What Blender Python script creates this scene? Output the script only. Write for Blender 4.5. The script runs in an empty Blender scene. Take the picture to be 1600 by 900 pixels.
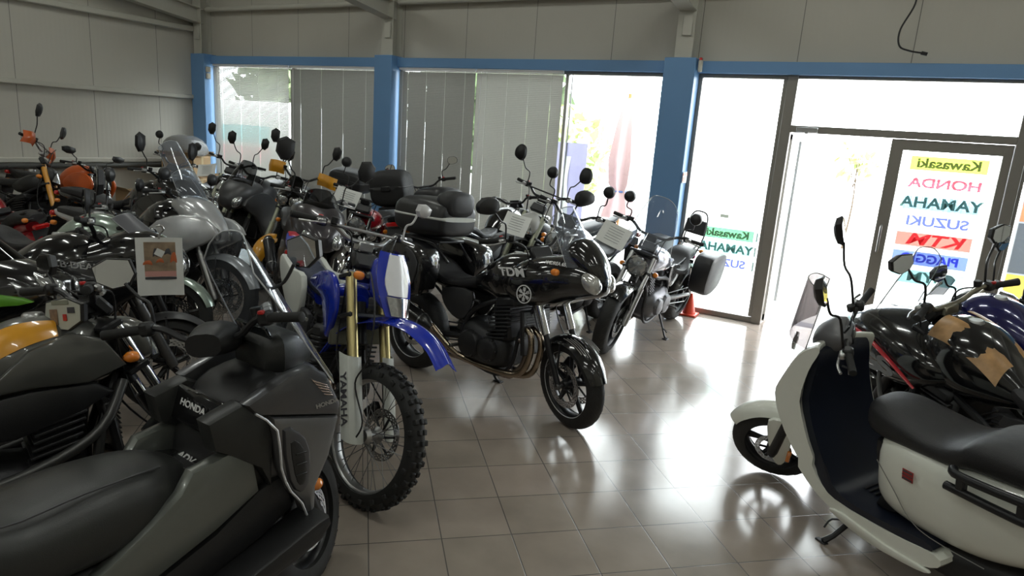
import bpy, bmesh, math, random
from mathutils import Matrix, Vector
random.seed(4)
S = bpy.context.scene
COL = S.collection
R = math.radians
# ---------------------------------------------------------------- camera
def make_camera():
    cam = bpy.data.cameras.new('camera'); o = bpy.data.objects.new('camera', cam); COL.objects.link(o)
    cam.sensor_fit = 'HORIZONTAL'; cam.sensor_width = 36.0; cam.lens = 36.0*1046.717/1600.0
    cam.clip_start = 0.05; cam.clip_end = 200
    right = Vector((0.8663801, 0.494724, 0.06807121)); down = Vector((0.16978726, -0.16362365, -0.97180224)); fwd = Vector((-0.46963583, 0.85350774, -0.2257581))
    m = Matrix((( right.x, -down.x, -fwd.x, 0), (right.y, -down.y, -fwd.y, 0), (right.z, -down.z, -fwd.z, 0), (0, 0, 0, 1)))
    m.translation = Vector((0, 0, 1.85)); o.matrix_world = m
    S.camera = o
make_camera()
# ---------------------------------------------------------------- world, light, exposure
SKY = 11.0
S.view_settings.view_transform = 'Standard'; S.view_settings.look = 'None'
S.view_settings.exposure = 0.0; S.view_settings.gamma = 1.0; S.view_settings.use_curve_mapping = False
w = bpy.data.worlds.new('world'); S.world = w; w.use_nodes = True
bg = w.node_tree.nodes['Background']; bg.inputs['Color'].default_value = (0.93, 0.97, 1.0, 1); bg.inputs['Strength'].default_value = SKY
cy = S.cycles
try:
    cy.use_denoising = True; cy.max_bounces = 8; cy.diffuse_bounces = 4; cy.glossy_bounces = 4; cy.transparent_max_bounces = 16
    cy.sample_clamp_indirect = 6.0; cy.caustics_reflective = False; cy.caustics_refractive = False
except Exception: pass
def portal(name, loc, sx, sz):
    l = bpy.data.lights.new(name, 'AREA'); l.shape = 'RECTANGLE'; l.size = sx; l.size_y = sz; l.cycles.is_portal = True
    o = bpy.data.objects.new(name, l); COL.objects.link(o); o.location = loc; o.rotation_euler = (R(90), 0, 0)   # -Z axis points to +Y... flipped below
    o.rotation_euler = (R(-90), 0, 0)
    return o
portal('window_portal', (-8.0, 7.62, 1.3), 3.6, 2.6)
portal('window_portal', (-4.2, 7.62, 1.3), 3.7, 2.6)
portal('window_portal', (-0.1, 7.62, 1.3), 3.8, 2.6)

# ---------------------------------------------------------------- materials
MATS = {}
def mat(name, col, rough=.5, metal=0.0, coat=0.0, var=.06, scale=30.0, bump=0.0, emis=None, spec=.5, sub=None):
    if name in MATS: return MATS[name]
    m = bpy.data.materials.new(name); m.use_nodes = True; nt = m.node_tree; b = nt.nodes['Principled BSDF']
    b.inputs['Metallic'].default_value = metal; b.inputs['Coat Weight'].default_value = coat; b.inputs['Coat Roughness'].default_value = .04
    b.inputs['Specular IOR Level'].default_value = spec
    tc = nt.nodes.new('ShaderNodeTexCoord'); nz = nt.nodes.new('ShaderNodeTexNoise'); nz.inputs['Scale'].default_value = scale; nz.inputs['Detail'].default_value = 3
    nt.links.new(tc.outputs['Object'], nz.inputs['Vector'])
    mx = nt.nodes.new('ShaderNodeMix'); mx.data_type = 'RGBA'
    mx.inputs[6].default_value = (*[c*(1-var) for c in col], 1); mx.inputs[7].default_value = (*[min(1, c*(1+var)) for c in col], 1)
    nt.links.new(nz.outputs['Fac'], mx.inputs[0]); nt.links.new(mx.outputs[2], b.inputs['Base Color'])
    mr = nt.nodes.new('ShaderNodeMapRange'); mr.inputs['To Min'].default_value = max(0.02, rough*.85); mr.inputs['To Max'].default_value = min(1, rough*1.15)
    nt.links.new(nz.outputs['Fac'], mr.inputs['Value']); nt.links.new(mr.outputs['Result'], b.inputs['Roughness'])
    if bump:
        bp = nt.nodes.new('ShaderNodeBump'); bp.inputs['Strength'].default_value = bump; bp.inputs['Distance'].default_value = .002
        n2 = nt.nodes.new('ShaderNodeTexNoise'); n2.inputs['Scale'].default_value = 350; nt.links.new(tc.outputs['Object'], n2.inputs['Vector'])
        nt.links.new(n2.outputs['Fac'], bp.inputs['Height']); nt.links.new(bp.outputs['Normal'], b.inputs['Normal'])
    if emis:
        b.inputs['Emission Color'].default_value = (*emis[0], 1); b.inputs['Emission Strength'].default_value = emis[1]
    MATS[name] = m
    return m
def glassmat(name, tint=(1, 1, 1), refl=1.0, haze=0.0, hcol=(.8, .8, .8), rough=.02):
    if name in MATS: return MATS[name]
    m = bpy.data.materials.new(name); m.use_nodes = True; nt = m.node_tree; nt.nodes.clear()
    out = nt.nodes.new('ShaderNodeOutputMaterial'); tr = nt.nodes.new('ShaderNodeBsdfTransparent'); gl = nt.nodes.new('ShaderNodeBsdfGlossy')
    tr.inputs['Color'].default_value = (*tint, 1); gl.inputs['Roughness'].default_value = rough; gl.inputs['Color'].default_value = (refl, refl, refl, 1)
    lw = nt.nodes.new('ShaderNodeLayerWeight'); lw.inputs['Blend'].default_value = .5
    pw = nt.nodes.new('ShaderNodeMath'); pw.operation = 'POWER'; pw.inputs[1].default_value = 5; nt.links.new(lw.outputs['Facing'], pw.inputs[0])
    fr = nt.nodes.new('ShaderNodeMath'); fr.operation = 'MULTIPLY_ADD'; fr.inputs[1].default_value = .95; fr.inputs[2].default_value = .035; nt.links.new(pw.outputs[0], fr.inputs[0])
    mx = nt.nodes.new('ShaderNodeMixShader'); nt.links.new(fr.outputs[0], mx.inputs[0]); nt.links.new(tr.outputs[0], mx.inputs[1]); nt.links.new(gl.outputs[0], mx.inputs[2])
    last = mx
    if haze:
        df = nt.nodes.new('ShaderNodeBsdfDiffuse'); df.inputs['Color'].default_value = (*hcol, 1)
        m2 = nt.nodes.new('ShaderNodeMixShader'); m2.inputs[0].default_value = haze
        nt.links.new(mx.outputs[0], m2.inputs[1]); nt.links.new(df.outputs[0], m2.inputs[2]); last = m2
    nt.links.new(last.outputs[0], out.inputs[0]); MATS[name] = m
    return m
PL_BLACK = lambda: mat('black_plastic', (.012, .012, .013), .42, bump=.25)
PL_DARK = lambda: mat('dark_grey_plastic', (.03, .03, .032), .45, bump=.2)
GLOSS_BLACK = lambda: mat('gloss_black_paint', (.006, .006, .007), .16, coat=1.0)
RUBBER = lambda: mat('tyre_rubber', (.014, .014, .014), .62, bump=.3)
CHROME = lambda: mat('chrome', (.72, .72, .73), .08, 1.0)
ALU = lambda: mat('brushed_aluminium', (.45, .45, .45), .32, 1.0)
STEEL = lambda: mat('dark_steel', (.16, .16, .16), .38, .9)
BLACKMETAL = lambda: mat('black_coated_metal', (.018, .018, .02), .35, .3)
ENGINE = lambda: mat('engine_casting', (.035, .035, .037), .42, .6, bump=.3)
SEATM = lambda: mat('seat_vinyl', (.016, .016, .018), .5, bump=.5, var=.1)
CLEAR = lambda: glassmat('clear_acrylic', (.86, .88, .9), .9, .07, (.7, .75, .85))
SMOKE = lambda: glassmat('smoked_acrylic', (.35, .35, .36), .9)
LENS = lambda: mat('lens_glass', (.55, .57, .58), .12, .75, coat=1.0, var=.3, scale=60)
AMBER = lambda: mat('amber_lens', (.85, .25, .02), .18, coat=1.0, var=.15)
REDLENS = lambda: mat('red_lens', (.55, .01, .01), .15, coat=1.0, var=.15)
MIRROR = lambda: mat('mirror_glass', (.75, .77, .78), .02, 1.0, var=.01)
PAPER = lambda: mat('white_paper', (.75, .76, .74), .7)
INK = lambda: mat('printed_ink', (.06, .06, .07), .6)
WHITE_PL = lambda: mat('white_paint', (.80, .82, .75), .25, coat=.6, var=.02)

# ---------------------------------------------------------------- mesh builder
def catmull(pts, n, closed=False):
    P = [tuple(p) for p in pts]
    if n <= 1 or len(P) < 3: return P
    out = []; N = len(P); segs = N if closed else N-1
    for i in range(segs):
        if closed: p0, p1, p2, p3 = P[(i-1) % N], P[i], P[(i+1) % N], P[(i+2) % N]
        else: p0, p1, p2, p3 = P[max(i-1, 0)], P[i], P[i+1], P[min(i+2, N-1)]
        for k in range(n):
            t = k/n; t2 = t*t; t3 = t2*t
            out.append(tuple(.5*((2*b)+(-a+c)*t+(2*a-5*b+4*c-d)*t2+(-a+3*b-3*c+d)*t3) for a, b, c, d in zip(p0, p1, p2, p3)))
    if not closed: out.append(P[-1])
    return out
class MB:
    def __init__(s, M=None): s.v = []; s.f = []; s.M = M or Matrix.Identity(4)
    def add(s, vs, fs):
        o = len(s.v); M = s.M
        s.v += [tuple(M @ Vector(p)) for p in vs]; s.f += [tuple(i+o for i in f) for f in fs]
    def box(s, c, size, rot=(0, 0, 0), bev=.004):
        from mathutils import Euler
        E = Euler(rot).to_matrix(); hx, hy, hz = [a/2 for a in size]; b = min(bev, hx*.49, hy*.49, hz*.49)
        vs = []; idx = {}
        for sx in (-1, 1):
            for sy in (-1, 1):
                for sz in (-1, 1):
                    for k in range(3):
                        p = [sx*(hx-b), sy*(hy-b), sz*(hz-b)]
                        p[k] = (sx*hx, sy*hy, sz*hz)[k]
                        idx[(sx, sy, sz, k)] = len(vs); q = E @ Vector(p); vs.append((q.x+c[0], q.y+c[1], q.z+c[2]))
        fs = []
        for k in range(3):
            a, b2 = [i for i in range(3) if i != k]
            for sg in (-1, 1):
                f = []
                for u, v in ((-1, -1), (1, -1), (1, 1), (-1, 1)):
                    t = [0, 0, 0]; t[k] = sg; t[a] = u; t[b2] = v; f.append(idx[(*t, k)])
                fs.append(f)
        for k in range(3):
            a, b2 = [i for i in range(3) if i != k]
            for u in (-1, 1):
                for v in (-1, 1):
                    t = [0, 0, 0]; t[a] = u; t[b2] = v
                    t0 = list(t); t0[k] = -1; t1 = list(t); t1[k] = 1
                    fs.append([idx[(*t0, a)], idx[(*t1, a)], idx[(*t1, b2)], idx[(*t0, b2)]])
        for sx in (-1, 1):
            for sy in (-1, 1):
                for sz in (-1, 1): fs.append([idx[(sx, sy, sz, k)] for k in range(3)])
        s.add(vs, fs)
    def tube(s, pts, r, n=8, sm=1, closed=False, flat=1.0):
        rs = r if isinstance(r, (list, tuple)) else [r]*len(pts)
        P = catmull([(*p, q) for p, q in zip(pts, rs)], sm, closed)
        V = [Vector(p[:3]) for p in P]; N = len(V); vs = []; fs = []
        up = None
        for i in range(N):
            if closed: t = V[(i+1) % N]-V[i-1]
            else: t = V[min(i+1, N-1)]-V[max(i-1, 0)]
            if t.length < 1e-9: t = Vector((1, 0, 0))
            t.normalize()
            if up is None:
                up = Vector((0, 1, 0)) if abs(t.y) < .9 else Vector((1, 0, 0))
            a = up-t*up.dot(t)
            if a.length < 1e-6: a = Vector((0, 0, 1))-t*t.z
            a.normalize(); up = a; b = t.cross(a)
            for k in range(n):
                w_ = 2*math.pi*k/n; q = V[i]+a*(math.cos(w_)*P[i][3])+b*(math.sin(w_)*P[i][3]*flat); vs.append(tuple(q))
        m = N if closed else N-1
        for i in range(m):
            j = (i+1) % N
            for k in range(n): fs.append((i*n+k, i*n+(k+1) % n, j*n+(k+1) % n, j*n+k))
        if not closed: fs.append(tuple(range(n))[::-1]); fs.append(tuple((N-1)*n+k for k in range(n)))
        s.add(vs, fs)
    def lathe(s, prof, c=(0, 0, 0), axis=(0, 1, 0), n=24, closed=True, arc=(0, 1)):
        """prof [(radius, along axis)]"""
        ax = Vector(axis).normalized(); u = Vector((1, 0, 0)) if abs(ax.x) < .9 else Vector((0, 0, 1)); u = (u-ax*u.dot(ax)).normalized(); w_ = ax.cross(u)
        c = Vector(c); vs = []; fs = []; full = arc == (0, 1); rings = n if full else n+1; m = len(prof)
        for i in range(rings):
            a = 2*math.pi*(arc[0]+(arc[1]-arc[0])*i/n)
            d = u*math.cos(a)+w_*math.sin(a)
            for r_, h in prof: vs.append(tuple(c+d*r_+ax*h))
        for i in range(n):
            j = (i+1) % rings
            for k in range(m if closed else m-1):
                l = (k+1) % m; fs.append((i*m+k, i*m+l, j*m+l, j*m+k))
        if not full and closed: fs.append(tuple(range(m))); fs.append(tuple((rings-1)*m+k for k in range(m))[::-1])
        s.add(vs, fs)
    def cyl(s, a, b, r, r2=None, n=16):
        a = Vector(a); b = Vector(b); L = (b-a).length; r2 = r if r2 is None else r2; e = min(.003, L*.2)
        s.lathe([(0.0001, 0), (r-e, 0), (r, e), (r2, L-e), (r2-e, L), (0.0001, L)], a, b-a, n, closed=False)
    def shell(s, st, n=16, e=2.4, sm=4, y0=0.0, M2=None, flat_side=None):
        """stations (x, ztop, zbot, halfwidth[, zwide]) -> closed body lofted along x"""
        st = [(*q, (q[1]+q[2])/2) if len(q) == 4 else q for q in st]
        P = catmull(st, sm); vs = []; fs = []
        for x, zt, zb, w_, zw in P:
            w_ = max(w_, .002); zw = min(max(zw, min(zt, zb)), max(zt, zb))
            for k in range(n):
                a = 2*math.pi*k/n; cc, ss = math.cos(a), math.sin(a)
                yy = w_*math.copysign(abs(cc)**(2/e), cc); h = (zt-zw) if ss > 0 else (zw-zb); vs.append((x, y0+yy, zw+h*math.copysign(abs(ss)**(2/e), ss)))
        N = len(P)
        for i in range(N-1):
            for k in range(n): fs.append((i*n+k, i*n+(k+1) % n, (i+1)*n+(k+1) % n, (i+1)*n+k))
        fs.append(tuple(range(n))[::-1]); fs.append(tuple((N-1)*n+k for k in range(n)))
        s.add(vs, fs)
    def slab(s, out, y0, y1, bev=.01, sm=1, plane='xz', bulge=0.0):
        """closed outline extruded between y0 and y1 with rounded rims; plane xz (extrude y)"""
        P = catmull(out, sm, True); N = len(P)
        A = sum(P[i][0]*P[(i+1) % N][1]-P[(i+1) % N][0]*P[i][1] for i in range(N))
        if A < 0: P = P[::-1]
        def inset(d):
            o = []
            for i in range(N):
                a, b, c = Vector(P[i-1]), Vector(P[i]), Vector(P[(i+1) % N]); e1 = (b-a); e2 = (c-b)
                if e1.length < 1e-7 or e2.length < 1e-7: o.append(tuple(b)); continue
                e1.normalize(); e2.normalize(); n1 = Vector((-e1.y, e1.x)); n2 = Vector((-e2.y, e2.x)); m_ = n1+n2
                if m_.length < 1e-3: o.append(tuple(b)); continue
                m_.normalize(); k = max(.5, m_.dot(n1)); o.append(tuple(b+m_*d/k))
            return o
        sg = 1 if y1 > y0 else -1; rings = []
        for d, h in ((bev, 0), (bev*.3, bev*.3), (0, bev)): rings.append((inset(d), y0+sg*h))
        for d, h in ((0, bev), (bev*.3, bev*.3), (bev, 0)): rings.append((inset(d), y1-sg*h))
        vs = []; fs = []
        for ring, y in rings:
            for p in ring: vs.append((p[0], y, p[1]) if plane == 'xz' else ((p[0], p[1], y) if plane == 'xy' else (y, p[0], p[1])))
        for i in range(len(rings)-1):
            for k in range(N): fs.append((i*N+k, i*N+(k+1) % N, (i+1)*N+(k+1) % N, (i+1)*N+k))
        fs.append(tuple(range(N))[::-1]); fs.append(tuple((len(rings)-1)*N+k for k in range(N)))
        s.add(vs, fs)
    def sheet(s, fn, nu=10, nv=8, th=.004):
        g = [[Vector(fn(i/nu, j/nv)) for j in range(nv+1)] for i in range(nu+1)]; vs = []; fs = []
        nor = []
        for i in range(nu+1):
            for j in range(nv+1):
                du = g[min(i+1, nu)][j]-g[max(i-1, 0)][j]; dv = g[i][min(j+1, nv)]-g[i][max(j-1, 0)]; nn = du.cross(dv)
                nor.append(nn.normalized() if nn.length > 1e-9 else Vector((0, 0, 1)))
        m = nv+1; T = (nu+1)*m
        for sd in (0, 1):
            for i in range(nu+1):
                for j in range(m): vs.append(tuple(g[i][j]+nor[i*m+j]*(th*(sd-.5))))
        for i in range(nu):
            for j in range(nv):
                a = i*m+j; fs.append((a, a+1, a+m+1, a+m)); fs.append((T+a, T+a+m, T+a+m+1, T+a+1))
        for i in range(nu):
            for a in (i*m,): fs.append((a, a+m, T+a+m, T+a))
            a = i*m+nv; fs.append((a, T+a, T+a+m, a+m))
        for j in range(nv):
            a = j; fs.append((a, T+a, T+a+1, a+1)); a = nu*m+j; fs.append((a, a+1, T+a+1, T+a))
        s.add(vs, fs)
    def build(s, name, material, parent=None, sharp=38, label=None):
        me = bpy.data.meshes.new(name); me.from_pydata(s.v, [], s.f)
        bm = bmesh.new(); bm.from_mesh(me); bmesh.ops.recalc_face_normals(bm, faces=bm.faces); bm.to_mesh(me); bm.free()
        for p in me.polygons: p.use_smooth = True
        try: me.set_sharp_from_angle(angle=R(sharp))
        except Exception: pass
        me.materials.append(material)
        o = bpy.data.objects.new(name, me); COL.objects.link(o)
        if parent is not None: o.parent = parent
        if label: o['label'] = label
        return o
def tag(o, label=None, cat=None, group=None, kind=None):
    if label: o['label'] = label
    if cat: o['category'] = cat
    if group: o['group'] = group
    if kind: o['kind'] = kind
    return o
def empty(name, loc=(0, 0, 0), rot=(0, 0, 0)):
    o = bpy.data.objects.new(name, None); o.empty_display_size = .1; COL.objects.link(o); o.location = loc; o.rotation_euler = rot
    return o
def struct(o, label=None):
    o['kind'] = 'structure'
    if label: o['label'] = label
    return o
def text_mesh(name, txt, size, material, M, parent=None, shear=0.0, thick=.001, bold=0.0, sx=1.0, mirror=False, label=None):
    cu = bpy.data.curves.new(name, 'FONT'); cu.body = txt; cu.size = size; cu.extrude = thick; cu.align_x = 'CENTER'; cu.align_y = 'CENTER'; cu.shear = shear; cu.offset = bold
    t = bpy.data.objects.new('tmp', cu); COL.objects.link(t)
    bpy.context.view_layer.update()
    me = bpy.data.meshes.new_from_object(t.evaluated_get(bpy.context.evaluated_depsgraph_get()))
    bpy.data.objects.remove(t); bpy.data.curves.remove(cu)
    X = Matrix.Diagonal((-sx if mirror else sx, 1, 1, 1)); me.transform(M @ X)
    if mirror: me.flip_normals()
    me.name = name; me.materials.clear(); me.materials.append(material)
    o = bpy.data.objects.new(name, me); COL.objects.link(o); o.parent = parent
    if label: o['label'] = label
    return o

# ---------------------------------------------------------------- the hall
def floor_mat():
    m = bpy.data.materials.new('floor_tiles'); m.use_nodes = True; nt = m.node_tree; b = nt.nodes['Principled BSDF']; N = nt.nodes.new; L = nt.links.new
    g = N('ShaderNodeNewGeometry'); mp = N('ShaderNodeMapping'); mp.vector_type = 'TEXTURE'
    H = 1.85; T = .17912386*H
    mp.inputs['Location'].default_value = (-0.96663028*H, 1.12113187*H, 0); mp.inputs['Rotation'].default_value = (0, 0, 0.72974839); mp.inputs['Scale'].default_value = (T, T, 1)
    L(g.outputs['Position'], mp.inputs['Vector'])
    br = N('ShaderNodeTexBrick'); br.offset = 0.0; br.squash = 1.0
    br.inputs['Scale'].default_value = 1.0; br.inputs['Brick Width'].default_value = 1.0; br.inputs['Row Height'].default_value = 1.0
    br.inputs['Mortar Size'].default_value = .009; br.inputs['Mortar Smooth'].default_value = .2
    L(mp.outputs[0], br.inputs['Vector'])
    # per-tile tone
    sx = N('ShaderNodeSeparateXYZ'); L(mp.outputs[0], sx.inputs[0]); fl = []
    for k in (0, 1):
        f = N('ShaderNodeMath'); f.operation = 'FLOOR'; L(sx.outputs[k], f.inputs[0]); fl.append(f)
    cb = N('ShaderNodeCombineXYZ'); L(fl[0].outputs[0], cb.inputs[0]); L(fl[1].outputs[0], cb.inputs[1])
    wn = N('ShaderNodeTexWhiteNoise'); L(cb.outputs[0], wn.inputs['Vector'])
    ramp = N('ShaderNodeValToRGB'); e = ramp.color_ramp.elements
    e[0].color = (.35, .30, .25, 1); e[1].color = (.41, .34, .29, 1)
    L(wn.outputs['Value'], ramp.inputs[0])
    nz = N('ShaderNodeTexNoise'); nz.inputs['Scale'].default_value = 5; nz.inputs['Detail'].default_value = 6; L(g.outputs['Position'], nz.inputs['Vector'])
    mx = N('ShaderNodeMix'); mx.data_type = 'RGBA'; mx.blend_type = 'MULTIPLY'; mx.inputs[0].default_value = .35
    L(ramp.outputs[0], mx.inputs[6]); L(nz.outputs['Fac'], mx.inputs[7])
    m2 = N('ShaderNodeMix'); m2.data_type = 'RGBA'; L(br.outputs['Fac'], m2.inputs[0]); L(mx.outputs[2], m2.inputs[6]); m2.inputs[7].default_value = (.11, .10, .09, 1)
    L(m2.outputs[2], b.inputs['Base Color'])
    mr = N('ShaderNodeMapRange'); mr.inputs['To Min'].default_value = .12; mr.inputs['To Max'].default_value = .22; L(nz.outputs['Fac'], mr.inputs['Value'])
    L(mr.outputs[0], b.inputs['Roughness'])
    bp = N('ShaderNodeBump'); bp.inputs['Strength'].default_value = .5; bp.inputs['Distance'].default_value = .002; bp.invert = True
    L(br.outputs['Fac'], bp.inputs['Height']); L(bp.outputs[0], b.inputs['Normal'])
    b.inputs['Specular IOR Level'].default_value = .75
    return m
def panel_mat(name, axis, col):
    """insulated metal wall panel: fine vertical ribs and a joint every metre"""
    m = bpy.data.materials.new(name); m.use_nodes = True; nt = m.node_tree; b = nt.nodes['Principled BSDF']; N = nt.nodes.new; L = nt.links.new
    g = N('ShaderNodeNewGeometry'); sx = N('ShaderNodeSeparateXYZ'); L(g.outputs['Position'], sx.inputs[0])
    def wave(freq, off):
        a = N('ShaderNodeMath'); a.operation = 'MULTIPLY_ADD'; L(sx.outputs[axis], a.inputs[0]); a.inputs[1].default_value = freq; a.inputs[2].default_value = off
        f = N('ShaderNodeMath'); f.operation = 'FRACT'; L(a.outputs[0], f.inputs[0]); return f
    fj = wave(1.0, .07 if axis == 0 else .25); fr = wave(16.0, 0)
    j = N('ShaderNodeMath'); j.operation = 'LESS_THAN'; L(fj.outputs[0], j.inputs[0]); j.inputs[1].default_value = .008
    r = N('ShaderNodeMath'); r.operation = 'PINGPONG'; L(fr.outputs[0], r.inputs[0]); r.inputs[1].default_value = .5
    bp = N('ShaderNodeBump'); bp.inputs['Strength'].default_value = .35; bp.inputs['Distance'].default_value = .004; L(r.outputs[0], bp.inputs['Height']); L(bp.outputs[0], b.inputs['Normal'])
    nz = N('ShaderNodeTexNoise'); nz.inputs['Scale'].default_value = 1.3; nz.inputs['Detail'].default_value = 5; L(g.outputs['Position'], nz.inputs['Vector'])
    mx = N('ShaderNodeMix'); mx.data_type = 'RGBA'; L(nz.outputs['Fac'], mx.inputs[0]); mx.inputs[6].default_value = (*[c*.9 for c in col], 1); mx.inputs[7].default_value = (*[c*1.05 for c in col], 1)
    m2 = N('ShaderNodeMix'); m2.data_type = 'RGBA'; L(j.outputs[0], m2.inputs[0]); L(mx.outputs[2], m2.inputs[6]); m2.inputs[7].default_value = (*[c*.35 for c in col], 1)
    L(m2.outputs[2], b.inputs['Base Color']); b.inputs['Roughness'].default_value = .5
    return m
WALLCOL = (.52, .50, .44)
FX0, FX1, FY0, FY1, CZ = -10.3, 3.6, -7.0, 7.6, 4.3
def simple_box(name, c, size, m, parent=None, bev=.004, rot=(0, 0, 0)):
    b = MB(); b.box(c, size, rot, bev); return b.build(name, m, parent)
def build_hall():
    struct(simple_box('floor', ((FX0+FX1)/2, (FY0+FY1)/2, -.06), (FX1-FX0+.4, FY1-FY0+.3, .12), floor_mat(), bev=.001))
    wl = panel_mat('wall_panel_left', 1, WALLCOL); wf = panel_mat('wall_panel_front', 0, WALLCOL)
    struct(simple_box('wall_left', (-10.35, .3, CZ/2+.3), (.12, 14.9, CZ+.6), wl))
    struct(simple_box('wall_right', (3.66, .3, CZ/2+.3), (.12, 14.9, CZ+.6), wl))
    struct(simple_box('wall_rear', (-3.3, -7.06, CZ/2+.3), (14.2, .12, CZ+.6), wf))
    struct(simple_box('wall_front', (-3.3, 7.60, 2.72+(CZ+.6-2.72)/2), (14.2, .12, CZ+.6-2.72), wf))
    cm = mat('ceiling_panel', (.42, .41, .37), .6)
    struct(simple_box('ceiling', (-3.3, .3, CZ+.72), (14.4, 15.0, .12), cm))
    blue = mat('blue_paint', (.15, .31, .56), .38, var=.04, scale=4); steel = mat('painted_steel', (.50, .49, .43), .45, var=.05, scale=8)
    n = 1
    for x0, x1 in ((-10.25, -9.92), (-6.38, -6.08), (-2.36, -2.02), (1.72, 2.04)):
        b = MB(); b.box(((x0+x1)/2, 7.43, 1.37), (x1-x0, .26, 2.74), bev=.006); struct(b.build('trim_%d' % n, blue), 'blue painted column'); n += 1
    for x0, x1 in ((-9.92, -6.38), (-6.08, -2.36), (-2.02, 1.72)):
        b = MB(); b.box(((x0+x1)/2, 7.51, 2.66), (x1-x0, .18, .12), bev=.004); struct(b.build('trim_%d' % n, blue), 'blue beam above the glazing'); n += 1
    b = MB(); b.box((2.8, 7.51, 1.36), (1.55, .16, 2.72)); struct(b.build('trim_%d' % n, blue)); n += 1
    for xc in (-10.12, -6.2, -2.18, 1.88):      # grey steel I columns on the blue piers, with rafters
        b = MB()
        for dy in (-.09, .09): b.box((xc, 7.44+dy, 3.5), (.19, .012, 1.55), bev=.002)
        b.box((xc, 7.44, 3.5), (.012, .17, 1.55), bev=.002)
        b.box((xc+.02, 7.33, 3.06), (.1, .03, .2), bev=.006)
        struct(b.build('trim_%d' % n, steel), 'grey steel column'); n += 1
        b = MB(); L_ = 9.0; sl = math.atan2(.20, 1.0); yc = 7.36-L_/2*math.cos(sl); zc = 3.32+L_/2*math.sin(sl)*.62
        sl2 = math.atan2(math.sin(sl)*.62, math.cos(sl))
        for dz in (-.11, .11): b.box((xc, yc, zc+dz), (.18, L_, .014), (-sl2, 0, 0), .002)
        b.box((xc, yc, zc), (.012, L_, .21), (-sl2, 0, 0), .002)
        struct(b.build('trim_%d' % n, steel), 'grey steel rafter'); n += 1
    for z in (3.12, 2.06, 1.04):                 # girts on the left wall
        b = MB(); b.box((-10.25, .3, z), (.09, 14.5, .07 if z < 3 else .09), bev=.012); struct(b.build('trim_%d' % n, steel), 'grey horizontal rail on the left wall'); n += 1
    for x0, x1 in ((-10.0, -6.3), (-6.1, -2.28), (-2.08, 1.78)):
        b = MB(); b.tube([(x0, 7.44, 3.42), (x1, 7.44, 3.42)], .035, 10); struct(b.build('trim_%d' % n, steel), 'grey rail high on the window wall'); n += 1
    b = MB(); b.tube([(-10.2, -6.9, .965), (-10.2, 7.3, .965)], .04, 10); struct(b.build('trim_%d' % n, mat('dark_pipe', (.06, .06, .055), .5)), 'dark pipe along the left wall'); b = MB(); b.box((-10.28, .3, .05), (.02, 14.5, .1)); struct(b.build('baseboard_left', steel))
build_hall()

frame_m = mat('flare_greyed_frame', (.26, .245, .22), .45, .2)  # dark frames; lens flare is painted in as a lighter grey
pane_m = glassmat('window_glass', (.96, .98, .97), .9)
def window(n, x0, x1, z0=.03, z1=2.6, mull=(), y=7.53):
    b = MB(); t = .04
    b.box(((x0+x1)/2, y, z1-t/2), (x1-x0, .06, t)); b.box(((x0+x1)/2, y, z0+t/2-.02), (x1-x0, .06, t+.02))
    for x in (x0+t/2, x1-t/2, *mull): b.box((x, y, (z0+z1)/2), (t, .06, z1-z0-2*t))
    fr = struct(b.build('window_%d' % n, frame_m))
    xs = [x0+t, *mull, x1-t]
    for a, c in zip(xs[:-1], xs[1:]):
        p = MB(); p.box(((a+c)/2, y, (z0+z1)/2), (c-a-.03, .008, z1-z0-2*t), bev=.001); p.build('window_pane', pane_m, fr)
    return fr
window(1, -9.92, -6.38, mull=(-8.14,)); window(2, -6.08, -2.36, mull=(-3.58,))
w3 = window(3, -2.02, -1.12)
w5 = window(5, .95, 1.72)
# door head frame: mullion, transom, right post
b = MB(); b.box((-1.07, 7.53, 1.3), (.10, .1, 2.6)); b.box((.915, 7.53, 1.3), (.09, .1, 2.6)); b.box((-.08, 7.53, 2.08), (1.9, .1, .07)); b.box((-.08, 7.53, 2.585), (1.9, .06, .03))
w4 = struct(b.build('window_4', frame_m), 'door frame in flare-lifted grey with a glazed light above')
b = MB(); b.box((-.08, 7.53, 2.34), (1.88, .008, .45), bev=.001); b.build('window_pane', pane_m, w4)
b = MB(); b.box((-.86, 7.46, 2.075), (.2, .05, .05)); b.box((-.86, 7.44, 2.045), (.03, .03, .02)); b.build('door_closer', ALU(), w4, label='silver door closer body')
# right-hand door leaf, shut
b = MB(); x0, x1 = -.10, .865
for xx, ww in ((x0+.055, .11), (x1-.035, .07)): b.box((xx, 7.53, 1.03), (ww, .055, 2.02))
b.box(((x0+x1)/2, 7.53, 1.99), (x1-x0, .053, .10)); b.box(((x0+x1)/2, 7.53, .09), (x1-x0, .053, .14))
d1 = struct(b.build('door_1', frame_m), 'shut door leaf with dark frame and brand stickers')
b = MB(); b.box(((x0+x1)/2+.02, 7.53, 1.05), (.79, .008, 1.79), bev=.001); b.build('door_pane', pane_m, d1)
b = MB(); b.tube([(-.05, 7.49, .95), (-.05, 7.44, .96), (-.05, 7.44, 1.2), (-.05, 7.49, 1.21)], .011, 8); b.build('door_handle', ALU(), d1)
# left-hand leaf, swung open outwards
b = MB(); fx = -1.02
for dy, ww in ((.03, .05), (.83, .05)): b.box((fx, 7.6+dy, 1.03), (.04, ww, 2.0))
b.box((fx, 8.03, 2.0), (.038, .85, .06)); b.box((fx, 8.03, .06), (.038, .85, .08))
d2 = struct(b.build('door_2', mat('pale_aluminium_frame', (.6, .6, .58), .35, .2)), 'door leaf swung open outwards')
b = MB(); b.box((fx, 8.03, 1.03), (.008, .78, 1.88), bev=.001); b.build('door_pane', pane_m, d2)

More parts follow.
